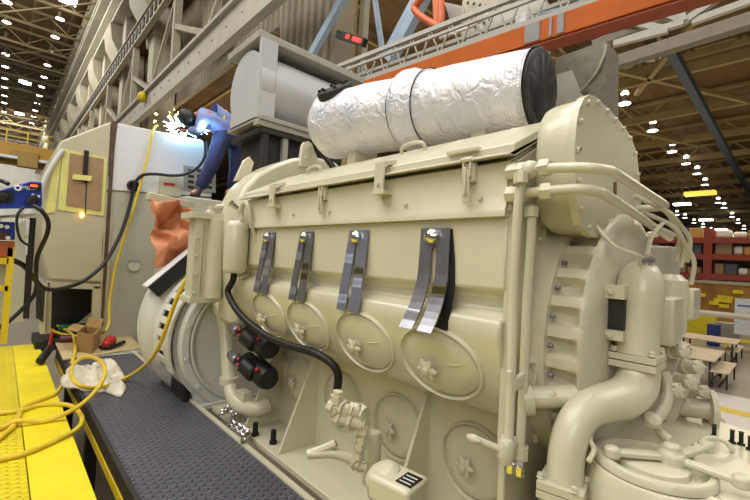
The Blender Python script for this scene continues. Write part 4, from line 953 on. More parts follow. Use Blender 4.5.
# head tilted down under a dark welding helmet
m = MB(); hd = V((-.15, -.75, -.62)).normalized(); a_, u_, v_ = basis(hd)
rot = hd.to_track_quat('Y', 'Z').to_matrix()
m.ball(head, .105, (.82, 1.0, 1.12), 18, rot); m.ball(head + rot @ V((0, .11, -.02)), .02, (.7, 1.2, 1.2), 8, rot)
for s_ in (-1, 1): m.ball(head + rot @ V((s_ * .088, -.005, -.01)), .025, (.5, .9, 1.3), 8, rot)
plabel(m.build('head', SKIN, wd), 'head bent down')
m = MB(); m.ball(head + rot @ V((0, .03, -.0)), .15, (.9, .9, 1.05), 20, rot); m.box(head + V((-.085, .10, -.04)), head + V((.085, .175, .09)), rot=rot, piv=head)
he = m.build('welding_helmet', BLACK, wd, bevel=.008)
m = MB(); m.box(head + V((-.055, .172, .0)), head + V((.055, .18, .055)), rot=rot, piv=head); m.build('helmet_window', mat('dark_green_glass', (.05, .12, .08), .1), he)
m = MB(); m.tube([W(226, 111, .12), W(224, 117, .2), W(223, 124, .2), W(222, 131, .16)], .022, 8, 4); m.build('harness_strap', YELD, wd)
m = MB(); p = W(245, 139, .2); m.ball(p + V((0, 0, 0)), .055, (.5, 1, 2.0), 12); o = m.build('hanging_tag', ORANGE); tag(o, 'small orange tag hanging between the welder and the tank stand', 'tag')
# torch, arc and sparks
tc = thing('welding_torch', W(186, 126, -.3), 'black welding torch held at the bright blue arc', 'torch')
m = MB(); m.tube([W(205, 142, -.25), W(200, 136, -.2), W(192, 129, -.12), W(186, 128, -.12), W(181, 130, -.2)], .022, 8, 5); m.build('torch_neck', BLACK, tc)
m = MB(); p = at(180, 128, X=-7.45); m.ball(p, .075, (1, 1.2, 1), 14)
random.seed(3)
for k in range(22):  # glowing spikes give the arc's glare and bloom a shape
    an = random.uniform(0, 6.28); e_ = p + V((random.uniform(-.1, .1), math.cos(an), .75 * math.sin(an))) * random.uniform(.14, .30); m.cyl(p, e_, .035, .004, 6)
o = m.build('welding_arc', ARC); tag(o, 'blinding blue white welding arc at the torch tip', 'arc')
m = MB()  # glowing balls and spikes model the arc's blue glare, no separate flame
for (px, py, r) in ((196, 126, .06), (202, 129, .05), (192, 122, .03)):
    c_ = at(px, py, X=-7.38); m.ball(c_, r, (1, 1.5, 1), 10)
    for k in range(8):
        an = k * .785; m.cyl(c_, c_ + V((0, math.cos(an) * 1.4, math.sin(an))) * r * 2.0, r * .5, .003, 5)
o = m.build('arc_glare_shape', ARC); tag(o, 'blue glare beside the welding arc, modelled as glowing spikes', 'glare')
random.seed(11); m = MB()
for k in range(46):
    an = random.uniform(-.2, 3.4); ds = random.uniform(4, 26)
    px = 180 + ds * math.cos(an) * (1 if math.cos(an) < 0 else .55); py = 127 - ds * .75 * abs(math.sin(an))
    b = at(px, py, X=-7.46); c_ = at(px + math.cos(an) * 2.0, py - math.sin(an) * 2.2, X=-7.46)
    m.cyl(b, c_, random.uniform(.004, .011), .002, 5)
for (px, py, r) in ((156, 114, .022), (155, 121, .018), (169, 117, .022), (172, 120, .02), (177, 115, .024), (167, 126, .018)): m.ball(at(px, py, X=-7.46), r, (1, 1.2, .8), 8)
o = m.build('sparks', SPARK); tag(o, 'spray of white and orange sparks around the welding arc', 'sparks', kind='stuff')
def light(name, typ, loc, energy, col=(1, 1, 1), size=1, size_y=None, rot=(0, 0, 0), target=None):
    l = bpy.data.lights.new(name, typ); l.energy = energy; l.color = col
    o = bpy.data.objects.new(name, l); C.objects.link(o); o.location = V(loc)
    if typ == 'AREA':
        l.size = size
        if size_y: l.shape = 'RECTANGLE'; l.size_y = size_y
    elif typ == 'POINT': l.shadow_soft_size = size
    if target is not None: o.rotation_euler = (V(target) - V(loc)).to_track_quat('-Z', 'Y').to_euler()
    else: o.rotation_euler = rot
    return o
light('arc_light', 'POINT', at(180, 126, X=-7.56) + V((.0, 0, .10)), 18, (.45, .72, 1.0), .05)
light('chest_glow_fill', 'POINT', at(203, 127, X=-6.75), 11, (.45, .72, 1.0), .05)  # blue fill added before the chest to put the arc's glow on the shirt
# ================================================================== THE HALL
ROOFL, ROOFR, YT = 24.0, 15.2, 3.2
def sbox(name, lo, hi, mtl, bevel=0):
    m = MB(); m.box(lo, hi); return struct(m.build(name, mtl, bevel=bevel, smooth=False))
sbox('floor', (-112, -30, -.2), (30, 140, 0), FLOORM)
sbox('ceiling', (-112, -14, ROOFL), (4, YT + .6, ROOFL + .3), ROOFB)
sbox('ceiling.001', (-112, YT + .6, ROOFR), (14, 140, ROOFR + .3), ROOFB)
sbox('wall_far', (-112, 138, 0), (30, 138.4, ROOFR), mat('far_brown_wall', (.42, .36, .26), .8))
sbox('wall_left', (-112.4, -30, 0), (-112, 140, ROOFL), WALLW)
sbox('wall_clerestory', (-112, YT + 1.5, 10.4), (-8.2, YT + 1.7, ROOFL), CLAD)
# pale painted bay with a yellow aisle line on the floor
a = at(700, 404, Z=.0); a2 = at(750, 418, Z=0)
sbox('floor_bay', (-9, 4, 0), (20, a.y + 1.6, .012), FLOORW)
m = MB(); m.box((-9, a.y - .25, .012), (20, a.y + .18, .016)); o = m.build('aisle_line', YELD, smooth=False); struct(o)
# ---- left bay: roof joists across, purlins along
def strut(name, p, q, w, h, mtl, up=(0, 0, 1)):
    m = MB(); m.beam(p, q, w, h, up); return struct(m.build(name, mtl, smooth=False))
for k in range(14):
    x = -36 - k * 5.2
    m = MB(); m.beam((x, -13.5, 23.2), (x, YT + .3, 23.2), .18, .22); m.beam((x, -13.5, 21.9), (x, YT + .3, 21.9), .16, .2)
    n = 6
    for i in range(n):
        y0 = -13.5 + i * (YT + 13.8) / n; y1 = -13.5 + (i + 1) * (YT + 13.8) / n
        m.beam((x, y0, 23.1), (x, (y0 + y1) / 2, 22.0), .09, .09); m.beam((x, (y0 + y1) / 2, 22.0), (x, y1, 23.1), .09, .09)
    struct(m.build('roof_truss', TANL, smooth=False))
for y in (-6.0, -3.2, -.4, 2.2):
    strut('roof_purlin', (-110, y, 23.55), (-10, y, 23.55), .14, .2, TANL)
for k in range(7):
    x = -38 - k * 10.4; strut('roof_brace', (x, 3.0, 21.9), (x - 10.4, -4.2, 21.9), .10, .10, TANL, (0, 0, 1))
# lamps
def lamp_proto(name, loc, label, group, r=.30, bulb=True):
    t = thing(name, loc, label, 'lamp', group); x, y, z = loc
    m = MB(); m.lathe([(.05, r * 2.2), (.13, r * 2.0), (r * .5, r * 1.0), (r * .7, r * .5), (r, .05), (r, .02), (r * .97, .02)], loc, (0, 0, 1), 16, caps=False); m.build('lamp_housing', LAMPH, t)
    m = MB(); m.lathe([(r * .95, .0), (r * .95, .03)], loc, (0, 0, 1), 18); m.build('lamp_lens', LAMPE, t)
    if bulb:
        m = MB(); m.ball((x, y, z + r * 1.9), r * .62, (1, 1, .8), 12); m.build('lamp_bulb', LAMPE, t)
    m = MB(); m.cyl((x, y, z + .5), (x, y, z + (.995 if z > 20 else 1.7)), .02, seg=6); m.build('lamp_stem', LAMPH, t)
    return t
def lamp_row(name, pts, fmt, group, r, bulb=True):
    pr = None
    for k, p in enumerate(pts):
        lb = fmt % ORD[k]
        if pr is None: pr = lamp_proto(name, p, lb, group, r, bulb); first = V(p)
        else: dup(pr, V(p) - first, lb, group)
ZL = 23.0
row2 = [(60.8, 19.5), (55.2, 37.3), (50.7, 52.8), (47.2, 65.3), (43.7, 77.3), (40.5, 86.7), (38.1, 95.5), (36.5, 103.5), (34.7, 110.7), (32.5, 116.5), (31.2, 123.2)]
row1 = [(8, 2.7), (7.2, 22.7), (6.7, 39.5), (5.9, 54.7), (5.3, 67), (5.3, 78.7), (4.8, 87.5), (4.2, 96), (4, 103), (4, 112), (3.2, 122.7)]
xs2 = [at(a, b, Z=ZL).x for a, b in row2]; xs1 = [at(a, b, Z=ZL).x for a, b in row1]
lamp_row('high_bay_lamp', [(x, 1.33, ZL) for x in xs2], 'glowing white ceiling lamp, %s from the near end of the row nearest the trusses', 'high bay lamps in the left bay', .33, False)
lamp_row('high_bay_lamp', [(x, -2.15, ZL) for x in xs1], 'glowing white ceiling lamp, %s from the near end of the far left row', 'high bay lamps in the left bay', .33, False)
tl = thing('tube_lamp', at(25, 83, Z=22.3), 'long white tube lamp between the two left lamp rows, nearer one', 'lamp', 'tube lamps in the left bay'); p = at(25, 83, Z=22.3)
m = MB(); m.box(p + V((-.55, -.55, 0)), p + V((.55, .55, .1))); m.build('lamp_lens', LAMPE, tl); m = MB(); m.box(p + V((-.6, -.6, .1)), p + V((.6, .6, .5))); m.cyl(p + V((0, 0, .5)), p + V((0, 0, 1.695)), .03, seg=6); m.build('lamp_housing', LAMPH, tl)
q = at(19.5, 114, Z=22.3); dup(tl, q - p, 'long white tube lamp between the two left lamp rows, farther one')
q = at(68, 1, Z=22.3); dup(tl, q - p, 'white tube lamp at the top edge above the left trusses')
# ---- trusses and girders of the crane runway beside the left bay
def col(x):
    m = MB(); m.box((x - .45, YT + .3, 0), (x + .45, YT + 1.4, ROOFL)); m.box((x - .6, YT + .2, 13.6), (x + .6, YT + 1.4, 14.2)); struct(m.build('bay_column', LTRUSS, smooth=False))
for k in range(8): col(-22.5 - k * 7.0)
m = MB(); m.ibeam((-110, YT - .05, 22.9), (-13, YT - .05, 22.9), .5, 1.0, .1); struct(m.build('eave_girder', LTRUSS, smooth=False))
m = MB(); m.ibeam((-110, YT - .15, 20.6), (-13, YT - .15, 20.6), .55, .7, .1); struct(m.build('eave_girder', GIRD, smooth=False))
m = MB(); m.box((-110, YT + .15, 17.4), (-13, YT + .6, 18.9)); m.box((-110, YT - .25, 18.85), (-13, YT + .5, 19.05)); m.box((-110, YT - .25, 17.3), (-13, YT + .5, 17.45)); struct(m.build('runway_girder', GIRD, smooth=False))
for k in range(10):
    x = -17.5 - k * 7.0
    m = MB(); m.prism([(x - 1.1, YT - .35, 17.3), (x - 1.1, YT + 1.0, 17.3), (x - 1.1, YT + 1.0, 15.3), (x - 1.1, YT + .5, 15.0), (x - 1.1, YT - .2, 16.2)], (2.2, 0, 0)); struct(m.build('girder_bracket', LTRUSS, bevel=.03))
# perforated truss chord and warren bracing down to the big girder
m = MB(); m.box((-70, YT - .1, 13.7), (-9, YT - .02, 14.5)); m.box((-70, YT - .18, 14.5), (-9, YT + .1, 14.58)); m.box((-70, YT - .14, 13.62), (-9, YT + .1, 13.7)); struct(m.build('truss_chord', LTRUSS, smooth=False))
m = MB()
x = -10.0
while x > -60: m.box((x - .42, YT - .14, 13.85), (x - .06, YT - .09, 14.35)); x -= .72
struct(m.build('chord_slots', DARK, smooth=False))
x = -10.5
for k in range(7):
    x0 = x - k * 7.0
    m = MB(); m.beam((x0, YT + .05, 13.6), (x0, YT + .05, 10.4), .28, .24, (1, 0, 0)); m.beam((x0, YT + .05, 13.6), (x0 - 3.5, YT + .05, 10.4), .12, .12, (1, 0, 0)); m.beam((x0 - 7.0, YT + .05, 12.0), (x0 - 3.5, YT + .05, 10.4), .22, .2, (1, 0, 0))
    m.beam((x0 - 1.5, YT + .9, 14.4), (x0 - 1.5, YT + .9, 22), .12, .1, (1, 0, 0)); m.beam((x0 - 1.5, YT + .9, 14.4), (x0 - 4.0, YT + .9, 22), .12, .1, (1, 0, 0))
    struct(m.build('truss_web', LTRUSS, smooth=False))
for k in range(4):
    x0 = -15.5 - k * 14; m = MB(); m.box((x0 - 1.6, YT + .9, 11.2), (x0 + .4, YT + 1.45, 17)); struct(m.build('hanging_sheet', CLAD, smooth=False))
m = MB(); m.box((-62, YT - .12, 9.25), (-6.6, YT - .02, 10.15)); m.box((-62, YT - .26, 10.13), (-6.6, YT + .2, 10.25)); m.box((-62, YT - .20, 9.17), (-6.6, YT + .06, 9.27))
x = -7.5
while x > -45:
    m.box((x - .04, YT - .40, 9.15), (x + .04, YT - .1, 10.15)) if int(-x * 10) % 30 < 0 else m.ball((x, YT - .13, 9.75), .06, (1, .6, 1), 8); x -= 1.1
struct(m.build('crane_girder', GIRD, smooth=False))
m = MB(); m.ball(at(142, 97, Y=YT - .3), .32, (1, .6, .8), 12); o = m.build('yellow_lamp_guard', YELD); tag(o, 'small yellow fitting on the truss above the cab', 'fitting')
m = MB(); p = at(143, 112, Y=YT - .4)
# far side low roof seen under the girder: beam and joists
for k in range(6):
    strut('low_purlin', (-40, 6 + k * 3.6, 14.4), (10, 6 + k * 3.6, 14.4), .16, .3, TANB)
# yellow overhead crane far down the left bay
yc_ = thing('bridge_crane', (-60, -2, 12.5), 'yellow overhead bridge crane with railings far down the left bay', 'crane')
m = MB(); m.box((-60.4, -16, 12.4), (-59.8, 2.6, 13.8)); m.build('bridge_girder', mat('crane_ochre', (.70, .53, .14), .5), yc_)
m = MB(); m.box((-62, -16, 11.6), (-61.6, 2.6, 12.5)); m.build('bridge_girder', mat('crane_ochre_dark', (.66, .52, .2), .5), yc_)
m = MB(); m.box((-60.5, -16, 12.1), (-59.7, 2.6, 12.4)); plabel(m.build('girder_flange', WLAB, yc_), 'pale lower flange')
for k in range(7):
    m = MB(); y = 1.9 - k * 1.75; m.box((-59.95, y - .06, 13.8), (-59.83, y + .06, 15.3)); m.build('rail_post', YELD, yc_)
for z in (14.5, 15.25):
    m = MB(); m.box((-59.93, -16, z), (-59.85, 2.4, z + .08)); m.build('hand_rail', YELD, yc_)
m = MB(); p = at(28, 161, X=-60); m.box(p + V((-.5, -.9, -.8)), p + V((.5, .9, .9))); m.box(p + V((-.3, -1.5, .3)), p + V((.3, 0, .9))); m.build('hoist_trolley', mat('crane_ochre2', (.62, .50, .2), .5), yc_, bevel=.1)
m = MB(); 
for k in range(5): m.box((-111.9, -26 + k * 6, 0), (-111.6, -25.7 + k * 6, 14))
for z in (4, 8): m.box((-111.9, -26, z), (-111.6, 3, z + .3))
struct(m.build('wall_rail', HOODG, smooth=False), 'grey girts on the far wall').name = 'trim_1'
# ---- centre: column, braces, jib boom, trolley
def abox(name, pts, th, mtl, label, cat, Y, group=None, bevel=.0):
    m = MB(); m.prism([at(a, b, Y=Y) for a, b in pts], (0, th, 0)); return tag(m.build(name, mtl, bevel=bevel, smooth=False), label, cat, group)
o = abox('sheet_column', [(281, -20), (338, -20), (333, 75), (279, 75)], .6, CLAD, 'wide ribbed sheet metal column above the drum tank', 'column', 4.3); struct(o)
m = MB(); a, b = at(347, -8, Y=3.9), at(311, 56, Y=3.9); m.beam(a, b, .20, .14, (0, 1, 0)); o = m.build('diagonal_brace', STRUTB, smooth=False); tag(o, 'narrow pale blue diagonal brace left of the red display', 'brace')
m = MB(); a, b = at(428, -14, Y=4.9), at(388, 60, Y=4.9); m.beam(a, b, .40, .2, (0, 1, 0)); o = m.build('diagonal_brace', STRUTB, smooth=False); tag(o, 'wide pale blue diagonal brace behind the orange hook frame', 'brace')
m = MB(); a, b = at(373, -14, Y=5.6), at(383, 55, Y=5.6); m.beam(a, b, .11, .11, (0, 1, 0)); o = m.build('diagonal_brace', STRUTB, smooth=False); tag(o, 'thin blue grey strut between the two diagonal braces', 'strut')
m = MB(); a, b = at(355, -14, Y=6.2), at(355, 75, Y=6.2); b.z = 0; b.x = a.x; m.beam(a, b, .18, .18, (0, 1, 0)); o = m.build('upright', mat('upright_tan', (.70, .61, .40), .5), smooth=False); tag(o, 'tan upright column behind the red display', 'column')
m = MB(); a, b = at(366, -14, Y=5.9), at(366, 75, Y=5.9); b.z = 0; b.x = a.x; m.beam(a, b, .20, .2, (0, 1, 0)); o = m.build('upright', LTRUSS, smooth=False); tag(o, 'pale upright column just right of the tan one', 'column')
ld = thing('led_display', at(351, 38, Y=4.0), 'black crane display with two lit red blocks', 'display')
m = MB(); a, b = at(338, 34.5, Y=4.0), at(365, 43, Y=4.0); m.beam(a, b, .12, .17, (0, 0, 1)); m.build('display_case', BLACK, ld)
for p0, p1 in (((346, 36), (349, 37)), ((352.5, 38.3), (361, 41))):
    m = MB(); m.beam(at(*p0, Y=3.93), at(*p1, Y=3.93), .012, .085); plabel(m.build('red_segment', REDLED, ld), 'glowing red block')
m = MB(); m.tube([at(414, 8, Y=4.3), at(419, 15, Y=4.3), at(437, 26, Y=4.3), at(441, 22, Y=4.3), at(441, -12, Y=4.3)], .07, 10, 4); m.tube([at(414, 8, Y=4.3), at(420, 0, Y=4.3), at(430, -10, Y=4.3)], .07, 10, 4)
m.beam(at(437, -12, Y=4.35), at(439, 27, Y=4.35), .14, .14, (0, 1, 0)); o = m.build('hook_frame', mat('hook_orange', (.74, .36, .18), .5)); tag(o, 'orange triangular hook frame above the boom', 'frame')
# jib boom (orange), swung slightly out of line
bm_ = thing('jib_boom', (-3.4, 3.9, 6.0), 'long orange crane boom crossing behind the foil wrapped silencer', 'crane boom')
A0, A1 = V((-8.4, 2.895, 6.065)), V((1.6, 3.941, 6.065))
m = MB(); m.beam(A0, A1, .2, .27); m.build('boom_web', ORANGE, bm_)
m = MB(); m.beam(A0 + V((0, .05, -.15)), A1 + V((0, .05, -.15)), .24, .03); plabel(m.build('boom_flange', mat('flange_red_brown', (.62, .27, .13), .5), bm_), 'red brown lower flange')
d = (A1 - A0).normalized()
for f in (.03, .97):
    m = MB(); p = A0 + (A1 - A0) * f; m.box(p + V((-.05, -.05, .1)), p + V((.05, .45, .62))); m.build('hanger', SLABG, bm_)
for f, w in ((523.5, 8), (534, 0), (556, 4)):
    pass
for (x0, x1) in ((525, 540), (549, 552), (557, 564)):
    p, q = at(x0, 52, Y=3.95), at(x1, 48, Y=3.95)
    def onb(px, py):
        r = ray(px, py); nn = V((-d.y, d.x, 0)); t = (A0 + nn * -.105 - CAM).dot(nn) / r.dot(nn); return CAM + r * t
    p, q = onb(x0, 28), onb(x1, 24); p.z = q.z = 6.07
    m = MB(); m.beam(p, q, .012, .25); plabel(m.build('boom_decal', PATCH, bm_), 'grey rectangular patch')
# lattice girder with rails above the boom
lg = thing('lattice_girder', (-5, 4.4, 7.2), 'grey lattice girder with rails running above the orange boom', 'girder')
B0, B1 = V((-9.5, 3.5, 6.98)), V((0.5, 4.6, 6.98))
for off, w in ((V((0, 0, .26)), .08), (V((0, 0, -.26)), .11), (V((0, .35, .12)), .06), (V((0, .3, -.30)), .08), (V((0, -.15, .02)), .05)):
    m = MB(); m.beam(B0 + off, B1 + off, w, w); m.build('girder_chord', SLABG, lg)
m = MB()
for k in range(24):
    p = B0 + (B1 - B0) * (k / 24); q = B0 + (B1 - B0) * ((k + 1) / 24); mid = (p + q) / 2
    m.beam(p + V((0, 0, -.26)), mid + V((0, 0, .26)), .025, .025); m.beam(mid + V((0, 0, .26)), q + V((0, 0, -.26)), .025, .025)
m.build('girder_lacing', SLABG, lg)
tr = thing('crane_trolley', at(480, 20, Y=4.6), 'pale grey crane trolley box with bolt holes above the boom', 'trolley')
m = MB(); m.prism([at(a, b, Y=4.75) for a, b in ((463, -14), (512, -14), (508, 20), (498, 38), (470, 46), (460, 34))], (0, .8, 0)); m.build('trolley_plate', LTRUSS, tr, bevel=.02)
m = MB(); m.prism([at(a, b, Y=4.7) for a, b in ((444, 2), (463, 6), (465, 18), (450, 22))], (0, .3, 0)); m.prism([at(a, b, Y=4.72) for a, b in ((468, 22), (540, -8), (548, 6), (474, 48))], (0, .25, 0)); m.build('trolley_bracket', SLABG, tr, bevel=.01)
for k, (px, py) in enumerate([(468, 3), (474, 4), (480, 5), (486, 6), (475, 27), (484, 23), (490, 20)]):
    p = at(px, py, Y=4.69); m = MB(); m.lathe([(.03, 0), (.03, .01)], p, (0, -1, 0), 12); m.build('bolt_hole', DARK, tr)
m = MB(); p = at(522, 21, Y=4.3); m.box(p + V((-.09, -.05, -.09)), p + V((.09, .1, .09))); m.build('junction_box', WLAB, tr, bevel=.01)
m = MB(); m.tube([at(488, 14, Y=4.4), at(476, 24, Y=4.4), at(462, 30, Y=4.4), at(440, 38, Y=4.4)], .03, 8, 4); m.build('conduit', WHITEP, tr)
for k in range(3):
    cable('conduit', [at(526, 20 + k * 3, Y=4.35), at(545, 13 + k * 3, Y=4.4), at(575, 4 + k * 3, Y=4.45), at(600, -8 + k * 3, Y=4.5)], .022, STRUTB, ['upper', 'middle', 'lower'][k] + ' of three pale blue conduits above the orange boom', 'pipe', 'pale blue conduits above the boom', 3)
# column behind the boom
bc = thing('boom_column', (-3, 6, 0), 'pale column with a white sheet between silencer and gear cover', 'column'); bc['kind'] = 'structure'
m = MB(); m.prism([at(a, b, Y=6.0) for a, b in ((556, 58), (606, 40), (606, 112), (600, 200), (548, 200))], (0, .7, 0)); m.build('column_body', mat('column_drab', (.43, .41, .35), .6, var=.1), bc)
m = MB(); m.prism([at(a, b, Y=5.96) for a, b in ((552, 76), (572, 70), (584, 98), (556, 110))], (0, .03, 0)); m.build('white_sheet', SLABG, bc)
m = MB(); m.prism([at(a, b, Y=5.9) for a, b in ((541, 50), (548, 50), (549, 120), (542, 120))], (0, .1, 0)); plabel(m.build('column_edge', STRUTB, bc), 'pale blue column edge')
m = MB(); m.prism([at(a, b, Y=5.9) for a, b in ((586, 62), (606, 56), (606, 110), (590, 100))], (0, .1, 0)); m.build('column_flange', MATS['column_drab'], bc)
cable('thin_cable', [at(606, 44, Y=5.86), at(604, 55, Y=5.86), at(594, 76, Y=5.87), at(580, 92, Y=5.97)], .02, LTRUSS, 'thin pale cable hanging beside the column behind the boom', 'cable')
# ---- right bay
# lattice beam at the top right
lb = thing('lattice_beam', (-1, 9, 7.4), 'grey lattice beam crossing the top right corner', 'beam'); lb['kind'] = 'structure'
YB = 8.5; DRAB = mat('beam_drab', (.43, .40, .33), .6, var=.08)
p0, p1 = at(606, 66, Y=YB), at(790, 7, Y=YB)
m = MB(); m.beam(p0 + V((-.5, 0, -.02)), p1 + V((0, 0, -.02)), .24, .25); m.build('beam_chord', DRAB, lb)
m = MB(); m.beam(p0 + V((-.5, .6, .9)), p1 + V((0, .6, 1.1)), .2, .2); m.build('beam_chord', DRAB, lb)
ws = [((614, 44), (668, 30)), ((614, 44), (684, 22)), ((684, 22), (678, 4)), ((684, 22), (730, -10)), ((692, 22), (770, -6)), ((684, 22), (640, 2)), ((620, 20), (668, 30))]
for k, (a, b) in enumerate(ws):
    m = MB(); yy_ = YB + .2 + .035 * k; m.beam(at(*a, Y=yy_), at(*b, Y=yy_), .12, .13); m.build('lacing_bar', SLABG, lb)
# roof of the right bay: purlins along X and trusses along Y
for k in range(16):
    y = 24.5 + k * 6.8
    m = MB(); m.beam((-70, y, 13.95), (14, y, 13.95), .25, .5); m.beam((-70, y, 15.0), (14, y, 15.0), .2, .2)
    if k < 8:
        for j in range(22):
            x = -34 + j * 2.2; m.beam((x, y, 14.0), (x + 1.1, y, 15.0), .12, .12); m.beam((x + 1.1, y, 15.0), (x + 2.2, y, 14.0), .12, .12)
    struct(m.build('roof_truss', TANB, smooth=False))
for x in (-16, -12, -8.9, -5, -1.6, 2):
    strut('roof_joist', (x, 6, 14.75), (x, 136, 14.75), .16, .32, TANB)
for (x0, y0, x1, y1) in ((-9, 18, -2.5, 31), (-2.5, 18, -7, 26), (-1.5, 24, 1.5, 38), (-12, 26, -6, 40)):
    strut('roof_brace', (x0, y0, 13.8), (x1, y1, 13.8), .22, .22, TANB)
m = MB(); m.beam(at(668, 45, X=-3.9), (-3.9, 66, 12.1), .34, .4); o = m.build('runway_rail', NAVY, smooth=False); tag(o, 'dark blue crane rail slanting down at the upper right', 'rail')
m = MB(); p = at(655, 48, Z=14.6); m.prism([at(640, 62, Z=14.5), at(652, 46, Z=14.5), at(655, 62, Z=14.5)], (0, 0, .05)); m.prism([at(650, 52, Z=14.6), at(662, 44, Z=14.6), at(676, 56, Z=14.6), at(664, 62, Z=14.6)], (0, 0, .05)); o = m.build('skylight', WHITEP); struct(o)
rA = [(624.5, 104), (652.5, 131), (672, 152), (686, 164), (697, 174), (705, 185)]
xr = -7.9
ptsA = [at(a, b, Z=13.2) for a, b in rA]
lamp_row('ceiling_lamp', [tuple(p) for p in ptsA], 'double glowing ceiling lamp, %s in the slanting row right of the gear cover', 'ceiling lamps in the right bay', .34)
ptsB = [at(a, b, Z=13.0) for a, b in ((718, 203), (724, 208), (732, 217), (738, 223), (744, 229))]
lamp_row('ceiling_lamp', [tuple(p) for p in ptsB], 'small ceiling lamp, %s in the far continuation of the slanting row by the right edge', 'ceiling lamps in the right bay', .33)
ptsC = [at(a, b, Z=13.0) for a, b in ((677, 215), (685, 218), (694, 223), (703, 227), (711, 231))]
lamp_row('ceiling_lamp', [tuple(p) for p in ptsC], 'small ceiling lamp, %s in the low row above the red racks', 'ceiling lamps in the right bay', .33)
t2 = thing('strip_lamp', at(700, 195, Z=13), 'wide warm yellow ceiling glow, made as a glowing box, right of the hydraulic pipes', 'lamp', 'strip lamps in the right bay'); p = at(700, 195, Z=13)
m = MB(); m.box(p + V((-1.5, -.7, 0)), p + V((1.5, .7, .4))); m.build('lamp_lens', mat('warm_ceiling_glow', (.95, .75, .2), emit=(1, .80, .32), estr=1.2), t2); m = MB(); m.cyl(p + V((0, 0, .4)), p + V((0, 0, 2.195)), .02, seg=6); m.build('lamp_stem', LAMPH, t2)  # glowing box stands for a warm glow on the ceiling, no lamp there
pp = None
for k, (a, b, w, lb_) in enumerate(((682, 205, 1.1, 'white strip lamp just below the warm yellow ceiling glow'), (706, 220.5, 1.0, 'white strip lamp above the left end of the racks'), (721, 230, 1.0, 'white strip lamp above the middle of the racks'), (731, 236.5, .9, 'lowest white strip lamp touching the top of the racks'))):
    p = at(a, b, Z=12.0)
    if pp is None:
        s3 = thing('strip_lamp', p, lb_, 'lamp', 'strip lamps in the right bay'); pp = p
        m = MB(); m.box(p + V((-.85, -.5, 0)), p + V((.85, .5, .2))); m.build('lamp_lens', LAMPE, s3); m = MB(); m.cyl(p + V((0, 0, .2)), p + V((0, 0, 3.195)), .02, seg=6); m.build('lamp_stem', LAMPH, s3)
    else: dup(s3, p - pp, lb_)
# pallet racks with goods
YR = 30.0
rk = thing('pallet_rack', (-3, YR, 0), 'long red pallet rack full of goods across the right bay', 'rack')
def zr(py): return at(720, py, Y=YR).z
xu = at(708, 250, Y=YR).x
for x in (xu - 4.2, xu, xu + 4.2):
    m = MB(); m.box((x - .2, YR - .1, 0), (x + .2, YR + .1, zr(228))); m.box((x - .2, YR + 1.2, 0), (x + .2, YR + 1.4, zr(228))); m.build('rack_upright', RACKR, rk)
for py in (240.5, 257, 277):
    z = zr(py); m = MB(); m.box((xu - 4.2, YR - .08, z - .17), (xu + 4.2, YR + .05, z + .17)); m.box((xu - 4.2, YR + 1.25, z - .17), (xu + 4.2, YR + 1.38, z + .17)); m.build('rack_beam', RACKR, rk)
    m = MB(); m.box((xu - 4.2, YR + .05, z + .12), (xu + 4.2, YR + 1.25, z + .17)); m.build('rack_shelf', TANB, rk)
random.seed(5)
cols = [((.84, .82, .80), 'white'), ((.55, .45, .33), 'brown'), ((.30, .30, .36), 'dark grey'), ((.62, .60, .58), 'grey'), ((.2, .27, .5), 'blue'), ((.7, .55, .3), 'tan')]
gm = [mat('goods_' + n.replace(' ', '_'), c, .6) for c, n in cols]
shelfn = {240.5: 'top', 257: 'middle', 277: 'lowest'}
used = set()
WORDS = ['first', 'second', 'third', 'fourth', 'fifth', 'sixth', 'seventh']
for py in (240.5, 257, 277):
    z = zr(py) + .17
    for sg_, lim in ((-1, xu - 5.6), (1, -1.2)):
        x = xu + sg_ * .32; k = 0
        while (lim - x) * sg_ > .3 and abs(x - xu) < 3.5:
            w = random.uniform(.45, .85); h = random.uniform(.35, .72); ci = random.choice([0, 0, 1, 2, 3, 4, 5])
            x0, x1 = sorted((x, x + sg_ * w * .92))
            m = MB(); m.box((x0, YR + .1, z), (x1, YR + 1.0, z + h)); o = m.build('goods_box', gm[ci], bevel=.12 if ci == 0 else .03)
            tag(o, '%s goods package on the %s rack shelf, %s %s of the upright' % (cols[ci][1], shelfn[py], WORDS[k], 'left' if sg_ < 0 else 'right'), 'package', 'goods on the red rack'); x += sg_ * w; k += 1
# brown curtain wall under the racks
m = MB(); m.box((xu - 5, YR - .3, .3), (xu + 6, YR - .12, zr(283))); o = m.build('partition_panel', mat('amber_panel', (.60, .43, .16), .5, var=.25, scale=.9, col2=(.47, .31, .12)), smooth=False); tag(o, 'amber brown partition under the red racks', 'partition'); pan_ = o
m = MB(); m.box((xu - 5, YR - .34, zr(284)), (xu + 6, YR - .1, zr(281))); o = m.build('partition_rail', LTRUSS, smooth=False); tag(o, 'pale top rail of the amber partition', 'rail')
m = MB()
for (px, py) in ((722, 297), (727, 301), (719, 300), (724, 306), (714, 303), (701, 295), (738, 292), (728, 298)): p = at(px, py, Y=YR - .36); m.box(p + V((-.22, -.1, -.1)), p + V((.22, .055, .1)))
o = m.build('yellow_tags', YEL, pan_); o['kind'] = 'stuff'
sg = thing('notice_board', at(744, 310, Y=22), 'white notice board with a blue line at the right edge', 'board')
m = MB(); a, b = at(735, 298, Y=22), at(775, 322, Y=22); m.box((a.x, 21.96, 0.6), (b.x + .4, 22.04, a.z)); m.build('board_face', WLAB, sg)
m = MB(); m.box((a.x + .1, 21.94, a.z - .35), (b.x, 21.96, a.z - .27)); m.build('board_line', mat('board_blue', (.4, .43, .6), .5), sg)
